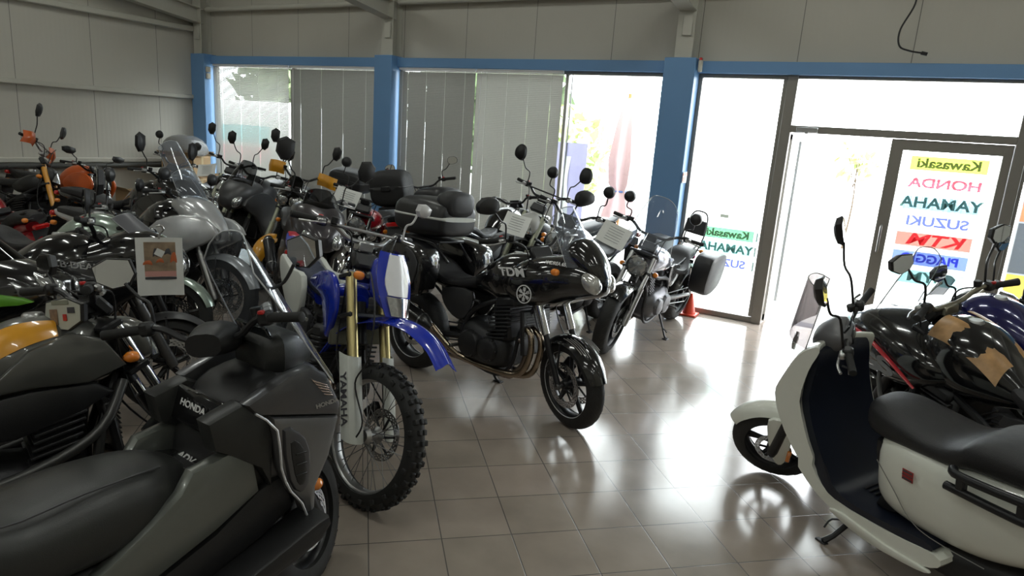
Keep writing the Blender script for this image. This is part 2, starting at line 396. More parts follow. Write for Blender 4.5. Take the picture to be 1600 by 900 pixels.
# stickers on the glass, read from outside (mirrored from indoors)
def sticker(parent, x, z, w_, h, col, txt, tcol, size, y=7.518, shear=0, sx=1.0, alpha=None, bold=.004, nm='sticker'):
    p = None
    if col:
        b = MB(); b.box((x, y+.004, z), (w_, .002, h), bev=.0005); p = b.build(nm, col, parent)
    if txt:
        M = Matrix.Translation((x, y-.001, z)) @ Matrix.Rotation(R(90), 4, 'X')
        text_mesh('sticker_lettering', txt, size, tcol, M, p or parent, shear, .0006, bold, sx, True)
def film(name, col, a=.5):
    m = bpy.data.materials.new(name); m.use_nodes = True; nt = m.node_tree; nt.nodes.clear()
    out = nt.nodes.new('ShaderNodeOutputMaterial'); tl = nt.nodes.new('ShaderNodeBsdfTranslucent'); df = nt.nodes.new('ShaderNodeBsdfDiffuse'); tr = nt.nodes.new('ShaderNodeBsdfTransparent')
    nz = nt.nodes.new('ShaderNodeTexNoise'); nz.inputs['Scale'].default_value = 40; hs = nt.nodes.new('ShaderNodeHueSaturation'); hs.inputs['Color'].default_value = (*col, 1)
    mr = nt.nodes.new('ShaderNodeMapRange'); mr.inputs['To Min'].default_value = .97; mr.inputs['To Max'].default_value = 1.03
    nt.links.new(nz.outputs['Fac'], mr.inputs['Value']); nt.links.new(mr.outputs[0], hs.inputs['Value'])
    for q in (tl, df, tr): nt.links.new(hs.outputs[0], q.inputs['Color'])
    m1 = nt.nodes.new('ShaderNodeMixShader'); m1.inputs[0].default_value = .5; nt.links.new(tl.outputs[0], m1.inputs[1]); nt.links.new(df.outputs[0], m1.inputs[2])
    m2 = nt.nodes.new('ShaderNodeMixShader'); m2.inputs[0].default_value = a; nt.links.new(m1.outputs[0], m2.inputs[1]); nt.links.new(tr.outputs[0], m2.inputs[2])
    nt.links.new(m2.outputs[0], out.inputs[0]); return m
F_ = {k: film('film_'+k, c, a) for k, c, a in (('lime', (.70, .78, .28), .6), ('dark', (.42, .44, .40), .35), ('red', (.84, .30, .36), .5), ('cyan', (.54, .68, .74), .6), ('teal', (.32, .44, .42), .35), ('blue', (.34, .38, .84), .5),
     ('ktm', (.84, .44, .40), .55), ('mblue', (.42, .50, .80), .5), ('green', (.42, .72, .52), .6), ('aqua', (.62, .82, .82), .6), ('white', (.97, .97, .97), .85))}  # sticker colours lightened to paint in the lens flare over them
b0 = .40
for z, h, c, t, tc, sz, sh, sx in ((1.83, .13, 'lime', 'Kawasaki', 'dark', .12, 0, 1.15), (1.645, 0, None, 'HONDA', 'red', .125, 0, 1.25), (1.46, .13, 'cyan', 'YAMAHA', 'teal', .14, 0, 1.15), (1.285, 0, None, 'SUZUKI', 'blue', .125, 0, 1.2), (1.11, .13, 'ktm', 'KTM', 'red', .15, -.3, 1.5), (.93, .13, 'mblue', 'PIAGGIO', 'blue', .11, 0, 1.1), (.75, .13, 'aqua', 'SYM', 'teal', .13, 0, 1.3)):
    sticker(d1, b0, z, .62, h, F_[c] if c else None, t, F_[tc], sz, shear=sh, sx=sx)
for z, h, c, t, tc, sz in ((.93, .12, 'green', 'Kawasaki', 'dark', .11), (.77, .12, 'aqua', 'YAMAHA', 'teal', .125), (.61, 0, None, 'SUZUKI', 'blue', .12)):
    sticker(w3, -1.50, z, .55, h, F_[c] if c else None, t, F_[tc], sz, sx=1.12)
    b = MB(); b.box((-1.19, 7.522, z), (.015, .002, .10), bev=.0005); b.build('sticker', F_['teal'], w3)
b = MB(); b.box((-1.56, 7.522, 1.12), (.09, .002, .035), bev=.0005); b.build('sticker', F_['dark'], w3)

# ---------------------------------------------------------------- blinds
def blind(x0, x1, angle, label, mcol, z0=.12, z1=2.596, y=7.44, cords=3, shift=0.0):
    root = empty('venetian_blind', ((x0+x1)/2, y, z1)); tag(root, label, 'blind', 'venetian blinds on the windows')
    xc = (x1-x0)/2
    sl = MB(); n = int((z1-z0-.05)/.021); cs = [(-xc)+(x1-x0)*(k+.5)/cords for k in range(cords)]
    xs = [-xc]+[c+d for c in cs for d in (-.0011, .0011)]+[xc]
    a = R(angle); dy, dz = math.cos(a)*.0125, math.sin(a)*.0125
    for k in range(n):
        z = -.06-k*.021
        for q in range(0, len(xs), 2):
            A, B = xs[q], xs[q+1]; vs = []
            for th in (0, .0006):
                for t, bow in ((-1, 0), (0, .002), (1, 0)):
                    for X in (A, B): vs.append((X, t*dy-bow*math.sin(a)+th*math.sin(a), z+t*dz+bow*math.cos(a)+th*math.cos(a)))
            sl.add(vs, [(0, 1, 3, 2), (2, 3, 5, 4), (6, 8, 9, 7), (8, 10, 11, 9)])
    o = sl.build('slats', mcol, root)
    b = MB(); b.box((0, 0, -.015), (x1-x0, .035, .03)); b.build('headrail', mat('white_headrail', (.6, .6, .6), .4), root)
    b = MB(); b.box((0, 0, -.06-n*.021), (x1-x0, .025, .012)); b.build('bottom_rail', MATS['white_headrail'], root)
    for c in cs:
        b = MB(); b.tube([(c, -.012, -.03), (c, -.012, -.06-n*.021)], .0016, 5); b.build('ladder_cord', mat('white_cord', (.8, .8, .8), .7), root)
    b = MB(); b.tube([(-xc+.08, -.03, -.03), (-xc+.08, -.035, -1.3)], .004, 6); b.build('tilt_wand', MATS['white_headrail'], root)
    return root
bl_dark = mat('grey_slat', (.33, .33, .31), .45, .2); bl_mid = mat('light_grey_slat', (.5, .5, .47), .45, .2)
blind(-9.88, -8.16, 49, 'open venetian blind in the corner, bright daylight through its slats', bl_mid, cords=4)
blind(-8.12, -6.42, 72, 'closed grey venetian blind beside the narrow open one near the corner', bl_dark, cords=4)
blind(-6.05, -4.83, 74, 'closed dark grey venetian blind right of the second blue column', bl_dark, cords=4)
blind(-4.81, -3.60, 68, 'closed lighter grey venetian blind next to the uncovered pane', bl_mid, cords=4)

# ---------------------------------------------------------------- outside
pav = mat('pavement', (.42, .41, .39), .8, scale=2)
struct(simple_box('ground_outside', (-2, 22.8, -.09), (60, 30, .1), pav)); bpy.data.objects['ground_outside']['label'] = 'pale pavement outside the glazing'
# ---------------------------------------------------------------- motorcycle library
# local frame of a bike: x forward, y to its left, z up; origin on the ground under the front axle
def axis_x(z, rake, ax=-.05, az=.3): return ax-(z-az)*math.tan(rake)
def steer_matrix(st, rake, ax=-.05, az=.3):
    T = Matrix.Translation((ax, 0, az)); return T @ Matrix.Rotation(st, 4, Vector((-math.sin(rake), 0, math.cos(rake)))) @ T.inverted()
def wheel(root, name, x, z, rad, wid, style, M=None, rim_m=None, disc=1, knob=False, rimr=None, disc_r=.15, stripe=None, spokes=5, tyre_m=None, hubw=.07, spoke_m=None):
    M = M or Matrix.Identity(4); c = (x, 0, z); rr = rimr or rad*.73; rim_m = rim_m or BLACKMETAL()
    b = MB(M); hw = wid/2
    b.lathe([(rr+.012, -hw*.72), (rr-.002, -hw*.70), (rr-.014, -hw*.5), (rr-.02, 0), (rr-.014, hw*.5), (rr-.002, hw*.70), (rr+.012, hw*.72), (rr+.006, hw*.6), (rr-.004, 0), (rr+.006, -hw*.6)], c, n=48)
    if style == 'wire':
        pass
    else:
        b.lathe([(.0001, -hubw), (.028, -hubw), (.04, -hubw*.6), (.035, 0), (.04, hubw*.6), (.028, hubw), (.0001, hubw)], c, n=20, closed=False)
        for k in range(spokes):
            a = 2*math.pi*k/spokes+.3; off = (.0,) if style == 'cast' else (-.09, .09)
            for o_ in off:
                p0 = (x+math.cos(a)*.03, 0, z+math.sin(a)*.03); p1 = (x+math.cos(a+o_)*(rr-.01), 0, z+math.sin(a+o_)*(rr-.01)); pm_ = tuple((u+v)/2 for u, v in zip(p0, p1))
                b.tube([p0, pm_, p1], [.022 if style == 'cast' else .014, .015 if style == 'cast' else .011, .017 if style == 'cast' else .012], 8)
    w_ = b.build(name, rim_m, root)
    b = MB(M); tr = rad-rr; prof = []
    for k in range(17):
        t = math.pi*(-.13+1.26*k/16); prof.append((rr+tr*.08+ (tr*.92)*max(0, math.sin(t))**.75 if math.sin(t) > 0 else rr-.004, -hw*math.cos(t)*(1.0)))
    b.lathe(prof, c, n=56)
    if knob:
        for k in range(44):
            a = 2*math.pi*k/44
            for yy, tilt in ((-.62, -.5), (0, 0), (.62, .5)) if k % 2 == 0 else ((-.33, -.2), (.33, .2), (-.9, -1.0), (.9, 1.0)):
                r_ = rad*(1.0-.055*abs(tilt)-(.05 if abs(tilt) > .9 else 0)); q = (x+math.cos(a)*r_, hw*yy, z+math.sin(a)*r_)
                b.box(q, (.024, .02, .026), (0, -a, 0), .003)
    else:
        for k in range(0, 30):     # tread cuts shown as thin raised sipes edges
            a = 2*math.pi*k/30
            for sg in (-1, 1):
                p = []
                for j in range(4):
                    t = .25+.2*j; aa = a+.05*j; yy = sg*hw*t; r_ = rr+tr*(.08+.92*max(.05, math.sqrt(max(0, 1-(t*.98)**2)))**.75)
                    p.append((x+math.cos(aa)*r_, yy, z+math.sin(aa)*r_))
                b.tube(p, .0016, 4)
    b.build('tyre', tyre_m or RUBBER(), w_)
    if stripe:
        b = MB(M)
        for sg in (-1, 1): b.lathe([(rr+.004, sg*hw*.95), (rr-.007, sg*hw*.92), (rr-.007, sg*hw*.86), (rr+.004, sg*hw*.86)], c, n=48)
        b.build('rim_stripe', stripe, w_)
    if style == 'wire':
        b = MB(M); b.lathe([(.0001, -.055), (.03, -.055), (.045, -.035), (.025, -.02), (.025, .02), (.045, .035), (.03, .055), (.0001, .055)], c, n=20, closed=False); b.build('hub', ALU(), w_)
        b = MB(M)
        for k in range(36):
            a = 2*math.pi*k/36; sg = 1 if k % 2 else -1; a2 = a+(.42 if (k//2) % 2 else -.42)
            b.tube([(x+math.cos(a2)*.042, sg*.035, z+math.sin(a2)*.042), (x+math.cos(a)*(rr-.006), sg*.004, z+math.sin(a)*(rr-.006))], .0022, 4)
        so = b.build('wheel_spokes', spoke_m or STEEL(), w_)
    for sg in ((1, -1) if disc == 2 else ((1,) if disc == 1 else ((-1,) if disc == -1 else ()))):
        b = MB(M); yy = sg*(.062 if name == 'front_wheel' else .055); r1 = disc_r; r0 = disc_r*.72
        n = 48
        # ring with drilled holes modelled as gaps between two wavy bands
        b.lathe([(r1, yy-.002), (r1, yy+.002), (r1-.008, yy+.002), (r1-.008, yy-.002)], c, n=n)
        b.lathe([(r0, yy-.002), (r0, yy+.002), (r0+.008, yy+.002), (r0+.008, yy-.002)], c, n=n)
        for k in range(24):
            a = 2*math.pi*k/24
            for q in range(3):
                ra = r0+.008+(r1-r0-.016)*(q)/3; rb = ra+(r1-r0-.016)/3; aa = a+q*.11
                P = [(x+math.cos(aa+da)*rd, yy+h, z+math.sin(aa+da)*rd) for h in (-.002, .002) for rd, da in ((ra-.001, -.09), (rb+.001, -.075), (rb+.001, .075), (ra-.001, .09))]
                b.add(P, [(0, 1, 2, 3), (7, 6, 5, 4), (0, 4, 5, 1), (1, 5, 6, 2), (2, 6, 7, 3), (3, 7, 4, 0)])
        b.build('brake_disc', mat('brake_disc_steel', (.42, .42, .43), .25, 1.0), w_)
        b = MB(M)
        for k in range(6):
            a = 2*math.pi*k/6; b.tube([(x+math.cos(a)*.035, yy*.8, z+math.sin(a)*.035), (x+math.cos(a+.25)*(r0+.003), yy, z+math.sin(a+.25)*(r0+.003))], .007, 6)
        b.build('disc_carrier', BLACKMETAL(), w_)
    return w_
def mirror(root, M, base, tip, shape='hex', size=(.16, .10), face=-1, glass=None, shell_m=None, tilt=0.0, lean=0.0, stalk=.006, gm_label=None, ml=None):
    """stalk from base to tip, head centred just past tip; glass looks back (-x)"""
    b = MB(M); bx, by, bz = base; tx, ty, tz = tip
    b.tube([base, (bx, by, (bz+tz)/2), (tx, (by+ty)/2 if shape != 'round' else ty, (tz*2+bz)/3), tip], stalk, 8, 4)
    W, Hh = size; sg = 1 if ty >= 0 else -1
    if shape == 'round': out = [(math.cos(a)*W/2, math.sin(a)*W/2) for a in [2*math.pi*k/20 for k in range(20)]]; cy_, cz_ = ty, tz+W*.45; sm = 1
    elif shape == 'hex': out = [(-.5, -.1), (-.42, .38), (.1, .5), (.5, .28), (.46, -.22), (.1, -.5), (-.3, -.45)]; out = [(u*W*sg, v*Hh) for u, v in out]; cy_, cz_ = ty+sg*W*.25, tz+Hh*.35; sm = 1
    else: out = [(-.5, 0), (-.35, .42), (.15, .5), (.5, .2), (.45, -.25), (0, -.42), (-.35, -.35)]; out = [(u*W*sg, v*Hh) for u, v in out]; cy_, cz_ = ty+sg*W*.3, tz+Hh*.3; sm = 3
    T = Matrix.Translation((tx, cy_, cz_)) @ Matrix.Rotation(tilt, 4, 'X') @ Matrix.Rotation(lean, 4, 'Z')
    out = catmull(out, sm, True) if sm > 1 else out
    vs = []; fs = []; n = len(out)
    for s_, xx in ((.96, 0), (1.0, .006), (.86, .03), (.45, .042), (.05, .045)):
        for u, v in out: vs.append(tuple(T @ Vector((xx, u*s_, v*s_))))
    for i in range(4):
        for k in range(n): fs.append((i*n+k, i*n+(k+1) % n, (i+1)*n+(k+1) % n, (i+1)*n+k))
    fs.append(tuple(range(n))); fs.append(tuple(4*n+k for k in range(n)))
    b.add(vs, fs); m = b.build('mirror', shell_m or PL_BLACK(), root, label=ml)
    g = MB(M); vs = [tuple(T @ Vector((xx, u*.9, v*.9))) for xx in (-.002, -.0005) for u, v in out]
    g.add(vs, [tuple(range(n)), tuple(range(n, 2*n))]+[(k, (k+1) % n, n+(k+1) % n, n+k) for k in range(n)]); g.build('mirror_glass', glass or MIRROR(), m)
    return m
def handlebar(root, M, c, half=.38, rise=.07, sweep=.10, bar_m=None, r=.0125, lever_m=None, grip_m=None, red=True, guards=None, crossbar=False, style='bar', lever=True):
    """c = clamp centre; returns grip ends"""
    cx, cz = c; b = MB(M)
    pts = [(cx-sweep, -half, cz+rise*.95), (cx-sweep*.35, -half*.55, cz+rise), (cx, -half*.28, cz+.005), (cx, 0, cz), (cx, half*.28, cz+.005), (cx-sweep*.35, half*.55, cz+rise), (cx-sweep, half, cz+rise*.95)]
    b.tube(pts, r, 8, 5)
    if crossbar: b.tube([(cx-.01, -half*.5, cz+rise*.95), (cx-.01, half*.5, cz+rise*.95)], .008, 8)
    b.box((cx, 0, cz-.02), (.05, .10, .05), bev=.006)
    h = b.build('handlebar', bar_m or BLACKMETAL(), root)
    for sg in (-1, 1):
        e = Vector((cx-sweep, sg*half, cz+rise*.95)); i_ = Vector((cx-sweep*.35, sg*half*.55, cz+rise)); d = (i_-e).normalized()
        b = MB(M); b.tube([tuple(e-d*.012), tuple(e-d*.01), tuple(e+d*.12), tuple(e+d*.125)], [.013, .017, .0165, .019], 12); b.build('grip', grip_m or mat('grip_rubber', (.012, .012, .012), .75, bump=.6), root)
        b = MB(M); s_ = e+d*.145; b.box(tuple(s_), (.045, .05, .05), bev=.01)
        b.build('switch_housing', PL_BLACK(), root)
        if red and sg == -1:
            b = MB(M); b.box(tuple(s_+Vector((-.02, 0, .022))), (.018, .022, .014), bev=.004); b.build('kill_switch', mat('red_switch', (.5, .02, .02), .4), root, label='red kill switch')
        if lever:
            b = MB(M); l0 = s_+Vector((.03, 0, -.005)); l1 = e+d*.06+Vector((.055, 0, -.012)); l2 = e+Vector((.05, -sg*.005, -.018)); b.tube([tuple(l0), tuple(l1), tuple(l2)], [.008, .006, .007], 8, 3); b.box(tuple(s_+Vector((.02, sg*.02, 0))), (.03, .05, .03), bev=.008)
            b.build('brake_lever' if sg < 0 else 'clutch_lever', lever_m or ALU(), root)
            b = MB(M); b.cyl(tuple(s_+Vector((.03, -sg*.05, .0))), tuple(s_+Vector((.03, -sg*.05, .035))), .018, .02, 12)
            if sg < 0: b.build('fluid_reservoir', PL_BLACK(), root)
        if guards:
            b = MB(M); gx = e.x
            b.shell([(gx-.01, cz+rise+.035, cz+rise-.045, .004), (gx+.04, cz+rise+.05, cz+rise-.06, .02), (gx+.10, cz+rise+.03, cz+rise-.05, .018)], n=12, sm=3, y0=0)
            b = MB(M)
            def f(u, v, sg=sg, e=e, cx=cx):
                y = e.y*(.52+.53*u); bul = math.sin(u*math.pi)*.02
                return (e.x+.085+bul-.02*abs(v-.5)*2-.07*max(0, u-.75)*4*.6, y, e.z-.07+.135*v-.02*u+.015*math.sin(u*3.1))
            b.sheet(f, 8, 6, .005); b.build('hand_guard', guards, root)
    return h
def cable(root, M, pts, r=.0045, m=None, nm='brake_hose'):
    b = MB(M); b.tube(pts, r, 6, 6); return b.build(nm, m or PL_BLACK(), root)
def fork(root, M, rake, rad, top, sp=.1, kind='std', tube_m=None, low_m=None, ax=-.05, az=.3):
    d = Vector((-math.sin(rake), 0, math.cos(rake)))
    for sg in (-1, 1):
        base = Vector((0, sg*sp, rad)); L = (top-rad)/math.cos(rake); b = MB(M)
        if kind == 'usd':
            b.cyl(tuple(base), tuple(base+d*L*.52), .021, n=14); lg = b.build('fork_leg', CHROME() if low_m is None else low_m, root)
            b = MB(M); b.cyl(tuple(base+d*L*.42), tuple(base+d*L), .028, n=14); b.build('fork_tube', tube_m or BLACKMETAL(), lg)
        else:
            b.tube([tuple(base-d*.02), tuple(base+d*.02), tuple(base+d*L*.5), tuple(base+d*L*.52)], [.024, .031, .028, .031], 14); lg = b.build('fork_leg', low_m or BLACKMETAL(), root)
            b = MB(M); b.cyl(tuple(base+d*L*.4), tuple(base+d*L), .0205, n=14); b.build('fork_tube', tube_m or CHROME(), lg)
    b = MB(M); L = (top-rad)/math.cos(rake)
    for t in (.72, .97):
        q = Vector((0, 0, rad))+d*L*t; b.box(tuple(q+Vector((-.025, 0, 0))), (.09, sp*2+.06, .028), (0, -rake, 0), .008)
    b.build('triple_clamp', BLACKMETAL(), root)
    b = MB(M); b.tube([(0, -sp-.01, rad), (0, sp+.01, rad)], .011, 10)
    for sg in (-1, 1): b.cyl((0, sg*(sp-.01), rad), (0, sg*(sp+.018), rad), .022, n=12)
    b.build('front_axle', STEEL(), root)
def calipers(root, M, rad, sides=(1, -1), sp=.1, m=None):
    for sg in sides:
        b = MB(M); b.box((-.12, sg*.07, rad+.09), (.05, .045, .10), (0, .7, 0), .012); b.box((-.09, sg*.088, rad+.06), (.03, .02, .06), (0, .7, 0), .006); b.build('brake_caliper', m or BLACKMETAL(), root)
def front_fender(root, M, rad, wid, m, a0=20, a1=150, gap=.022, drop=.045, z=None, x=0, nm='front_fender', stays=True, label=None):
    z = rad if z is None else z; b = MB(M)
    def f(u, v):
        a = R(a0+(a1-a0)*u); t = (v-.5)*2; r_ = rad+gap-drop*abs(t)**2.2; yy = t*wid*(1-.25*max(0, 1-u*4))*(1-.15*max(0, u*4-3))
        return (x+math.cos(a)*r_, yy, z+math.sin(a)*r_)
    b.sheet(f, 20, 12, .005)
    o = b.build(nm, m, root, label=label)
    if stays:
        for sg in (-1, 1):
            b = MB(M); b.tube([(x+math.cos(R(95))*rad, sg*wid*.9, z+math.sin(R(95))*rad*.97), (x-.02, sg*.1, z+.12)], .007, 6); b.build('fender_stay', BLACKMETAL(), root)
    return o
def engine(root, x0=-.47, x1=-.93, zb=.24, m=None, vee=False, fins=True, wid=.19, cover_m=None):
    m = m or ENGINE(); b = MB(); L = x0-x1
    b.shell([(x0, zb+.20, zb+.06, wid*.5), (x0-.06, zb+.27, zb+.02, wid*.85), (x0-L*.5, zb+.30, zb, wid*.9), (x1+.08, zb+.32, zb+.02, wid*.8), (x1, zb+.24, zb+.08, wid*.5)], 18, 3.2, 3)
    b.box(((x0+x1)/2, 0, zb+.005), (L*.6, wid*1.1, .05), bev=.015)
    cyls = [(-.22, x0-.09)] if not vee else [(-.5, x0-.10), (.42, x1+.16)]
    for lean, cx in cyls:
        for k in range(9 if fins else 5):
            t = .24+.028*k if fins else .26+.05*k
            q = (cx-math.sin(lean)*(t-.24)*1.0, 0, zb+t); b.box(q, (.17 if fins else .19, wid*(1.75 if not vee else 1.0), .012 if fins else .04), (0, lean, 0), .004)
        q = (cx-math.sin(lean)*.25, 0, zb+.50); b.box((cx-math.sin(lean)*.12, 0, zb+.36), (.14, wid*(1.5 if not vee else .85), .26), (0, lean, 0), .02); b.box(q, (.18, wid*(1.7 if not vee else 1.0), .07), (0, lean, 0), .02)
    e = b.build('engine', m, root)
    for sg in (-1, 1):
        for cx, r_, nm in ((x0-.14, .085, 'alternator_cover'), (x1+.15, .10, 'clutch_cover')):
            if (sg > 0) == (nm == 'alternator_cover') or True:
                b = MB(); cc = (cx, sg*wid*.80, zb+.15); b.lathe([(.0001, sg*.05), (r_*.55, sg*.048), (r_*.85, sg*.038), (r_, sg*.015), (r_, -sg*.03)], cc, n=24, closed=False)
                for k in range(6):
                    a = k*math.pi/3; q = (cx+math.cos(a)*r_*.93, sg*wid*.80, zb+.15+math.sin(a)*r_*.93); b.cyl(q, (q[0], q[1]+sg*.028, q[2]), .008, n=8)
                b.build(nm, cover_m or m, e)
    return e
def exhaust(root, x0=-.42, side=-1, m=None, muff=None, muf_m=None, zt=.50, zb=.22, n=2, pts=None, mr=.055, x1=-.95):
    m = m or mat('header_steel', (.30, .24, .20), .28, 1.0, var=.3, scale=12); b = MB()
    for k in range(n):
        y = side*(.03+.06*k) if n > 1 else side*.05
        b.tube([(x0+.02, y, zt), (x0+.085, y, zt-.04), (x0+.075, y*1.1, zt-.16), (x0+.01, y*1.1, zb+.05), (x0-.08, y*.9, zb), (x1, side*.09, zb+.02)], .019, 10, 4)
    a, c = muff or ((-1.10, side*.17, .36), (-1.55, side*.20, .60))
    b.tube([(x1, side*.09, zb+.02), (x1-.08, side*.12, zb+.05), a], .022, 10, 4)
    b.build('exhaust_pipe', m, root)
    b = MB(); A = Vector(a); Cc = Vector(c); L = (Cc-A).length
    b.lathe([(.02, -.02), (.028, 0), (mr*.85, .04), (mr, .07), (mr, L-.05), (mr*.8, L), (mr*.5, L+.005), (mr*.45, L-.03), (.0001, L-.03)], a, tuple(Cc-A), 20, closed=False)
    s = b.build('silencer', muf_m or BLACKMETAL(), root)
    b = MB()
    for t in (.08, L-.055): b.lathe([(mr+.002, t), (mr+.002, t+.012), (mr-.002, t+.012), (mr-.002, t)], a, tuple(Cc-A), 20)
    b.build('silencer_band', ALU(), s)
def side_stand(root, x=-.88, lean=R(8), m=None, out=.26):
    b = MB(); zf = out*math.tan(lean)+.006; b.tube([(x, .10, .27), (x+.05, out-.02, zf+.02), (x+.055, out, zf+.005)], [.012, .010, .012], 8); b.box((x+.06, out, zf), (.07, .045, .01), bev=.003); b.tube([(x+.03, .20, .13), (x+.08, .26, .12)], .006, 6)
    b.build('side_stand', m or BLACKMETAL(), root)
def pegs(root, x=-.86, z=.36, m=None):
    for sg in (-1, 1):
        b = MB(); b.tube([(x, sg*.13, z), (x, sg*.27, z+.005)], .011, 8); b.box((x, sg*.23, z+.008), (.028, .08, .012), bev=.003); b.tube([(x-.02, sg*.12, z+.10), (x, sg*.14, z), (x+.12, sg*.15, z-.04), (x+.13, sg*.19, z-.04)], .008, 6); b.build('foot_peg', m or STEEL(), root)
def indicator(root, M, p, sg, col=None, ln=.06):
    b = MB(M); b.tube([(p[0], p[1], p[2]), (p[0], p[1]+sg*ln, p[2])], .007, 6); i = b.build('indicator', PL_BLACK(), root)
    b = MB(M); b.shell([(p[0]-.028, p[2]+.008, p[2]-.008, .008), (p[0]-.01, p[2]+.022, p[2]-.022, .024), (p[0]+.02, p[2]+.02, p[2]-.02, .022), (p[0]+.03, p[2]+.004, p[2]-.004, .006)], 12, 2.2, 3, y0=p[1]+sg*(ln+.01)); b.build('indicator_lens', col or AMBER(), i)
def round_light(root, M, x, z, r=.09, m=None, y=0, nm='headlight', depth=.11, lens=None):
    b = MB(M); b.lathe([(.0001, -depth), (r*.5, -depth*.95), (r*.85, -depth*.6), (r, -.01), (r+.006, 0), (r+.006, .012), (r-.006, .014)], (x, y, z), (1, 0, .0), 28, closed=False)
    h = b.build(nm, m or CHROME(), root); b = MB(M); b.lathe([(.0001, .022), (r*.5, .018), (r-.008, .008), (r-.01, -.004), (.0001, -.006)], (x, y, z), (1, 0, 0), 28, closed=False); b.build('headlight_lens', lens or LENS(), h)
    b = MB(M); b.lathe([(.0001, .008), (r*.22, .006), (r*.25, -.002), (.0001, -.002)], (x+.012, y, z), (1, 0, 0), 14, closed=False); b.build('headlight_bulb', mat('bulb_chrome', (.8, .8, .8), .1, 1.0), h)
    return h
def cowl_light(root, M, x, z, w_=.15, h=.13, m=None, lens=None, nm='headlight', slant=.12):
    """pointed naked-bike lamp"""
    b = MB(M); b.shell([(x+.05-slant*.3, z+h*.18, z-h*.45, w_*.35), (x+.03-slant*.2, z+h*.45, z-h*.5, w_*.5), (x-.05, z+h*.65, z-h*.5, w_*.55), (x-.12, z+h*.7, z-h*.3, w_*.45)], 18, 2.8, 3)
    hh = b.build(nm, m or GLOSS_BLACK(), root)
    b = MB(M)
    def f(u, v):
        a = (u-.5)*2; zz = z-h*.42+h*.78*v; return (x+.062-abs(a)**2*.05-(v**1.5)*.055, a*w_*.42*(1-.25*v), zz)
    b.sheet(f, 10, 6, .008); b.build('headlight_lens', lens or LENS(), hh); return hh
def screen(root, M, x, z, h, w_, rake=.6, m=None, bow=.09, taper=.75, nm='windscreen', rim=None, back=0.0, edge=None):
    b = MB(M)
    def f(u, v):
        a = (u-.5)*2; ww = w_*(1-(1-taper)*v)*(1-.10*v**6-.0*v); top = 1-.22*abs(a)**3.0
        vv = v*top; return (x-vv*h*math.tan(rake)-abs(a)**2*bow-back*vv**2, a*ww/2, z+vv*h)
    b.sheet(f, 16, 12, .004); s = b.build(nm, m or CLEAR(), root)
    P = [f(0, k/8) for k in range(9)]+[f(k/10, 1) for k in range(1, 11)]+[f(1, 1-k/8) for k in range(1, 9)]
    b = MB(M); b.tube(P, .0028, 5); b.build('windscreen_edge', edge or mat('acrylic_edge', (.35, .36, .36), .2), s)
    return s
def gauges(root, M, x, z, w_=.16):
    b = MB(M); b.box((x, 0, z), (.05, w_, .09), (0, -.7, 0), .014); g = b.build('instrument_panel', PL_BLACK(), root)
    b = MB(M); b.box((x-.021, 0, z+.021), (.004, w_*.8, .065), (0, -.7, 0), .002); b.build('instrument_display', mat('display_glass', (.03, .035, .04), .08, coat=1), g)
TANK = {'naked': [(-.30, .93, .80, .05), (-.36, 1.00, .77, .10), (-.48, 1.05, .74, .15), (-.62, 1.05, .73, .165), (-.76, .98, .73, .13), (-.88, .86, .74, .08)],
        'cruiser': [(-.36, .86, .72, .05), (-.44, .93, .70, .11), (-.60, .94, .69, .145), (-.78, .88, .68, .13), (-.94, .76, .68, .06)],
        'adventure': [(-.30, .98, .80, .06), (-.36, 1.06, .76, .13), (-.48, 1.11, .73, .19), (-.62, 1.09, .72, .19), (-.76, 1.00, .73, .13), (-.88, .88, .76, .08)],
        'dirt': [(-.34, .98, .84, .04), (-.42, 1.02, .80, .10), (-.55, 1.0, .78, .13), (-.70, .94, .78, .09), (-.80, .92, .80, .06)]}
SEAT = {'naked': [(-.80, .87, .80, .07), (-.90, .84, .75, .11), (-1.02, .81, .74, .14), (-1.14, .82, .74, .14), (-1.22, .88, .77, .13), (-1.32, .92, .81, .12), (-1.50, .93, .85, .11), (-1.62, .94, .89, .07)],
        'cruiser': [(-.88, .76, .70, .08), (-1.0, .71, .64, .15), (-1.15, .70, .62, .17), (-1.26, .76, .65, .15), (-1.34, .83, .70, .12), (-1.50, .84, .74, .11), (-1.62, .83, .77, .06)],
        'adventure': [(-.80, .90, .82, .08), (-.92, .87, .77, .12), (-1.06, .85, .76, .15), (-1.18, .87, .78, .15), (-1.28, .93, .82, .14), (-1.50, .95, .86, .13), (-1.66, .95, .88, .09)],
        'dirt': [(-.62, .97, .90, .05), (-.80, .94, .84, .07), (-1.10, .93, .84, .08), (-1.40, .96, .88, .08), (-1.62, .99, .94, .05)]}
TAIL = {'naked': [(-1.02, .77, .68, .10), (-1.25, .84, .72, .12), (-1.48, .90, .78, .11), (-1.66, .94, .84, .07), (-1.78, .95, .90, .03)],
        'cruiser': [(-1.1, .66, .55, .08), (-1.3, .72, .6, .08), (-1.5, .74, .66, .06)],
        'adventure': [(-1.05, .80, .70, .11), (-1.3, .86, .76, .12), (-1.6, .91, .82, .10), (-1.74, .92, .86, .05)],
        'dirt': [(-1.0, .86, .76, .05), (-1.4, .90, .80, .07), (-1.7, .97, .90, .06), (-1.9, 1.03, 1.0, .04)]}
def mod(st, dx=0, dz=0, sw=1.0): return [tuple([q[0]+dx, q[1]+dz, q[2]+dz, q[3]*sw]+list(q[4:])) for q in st]
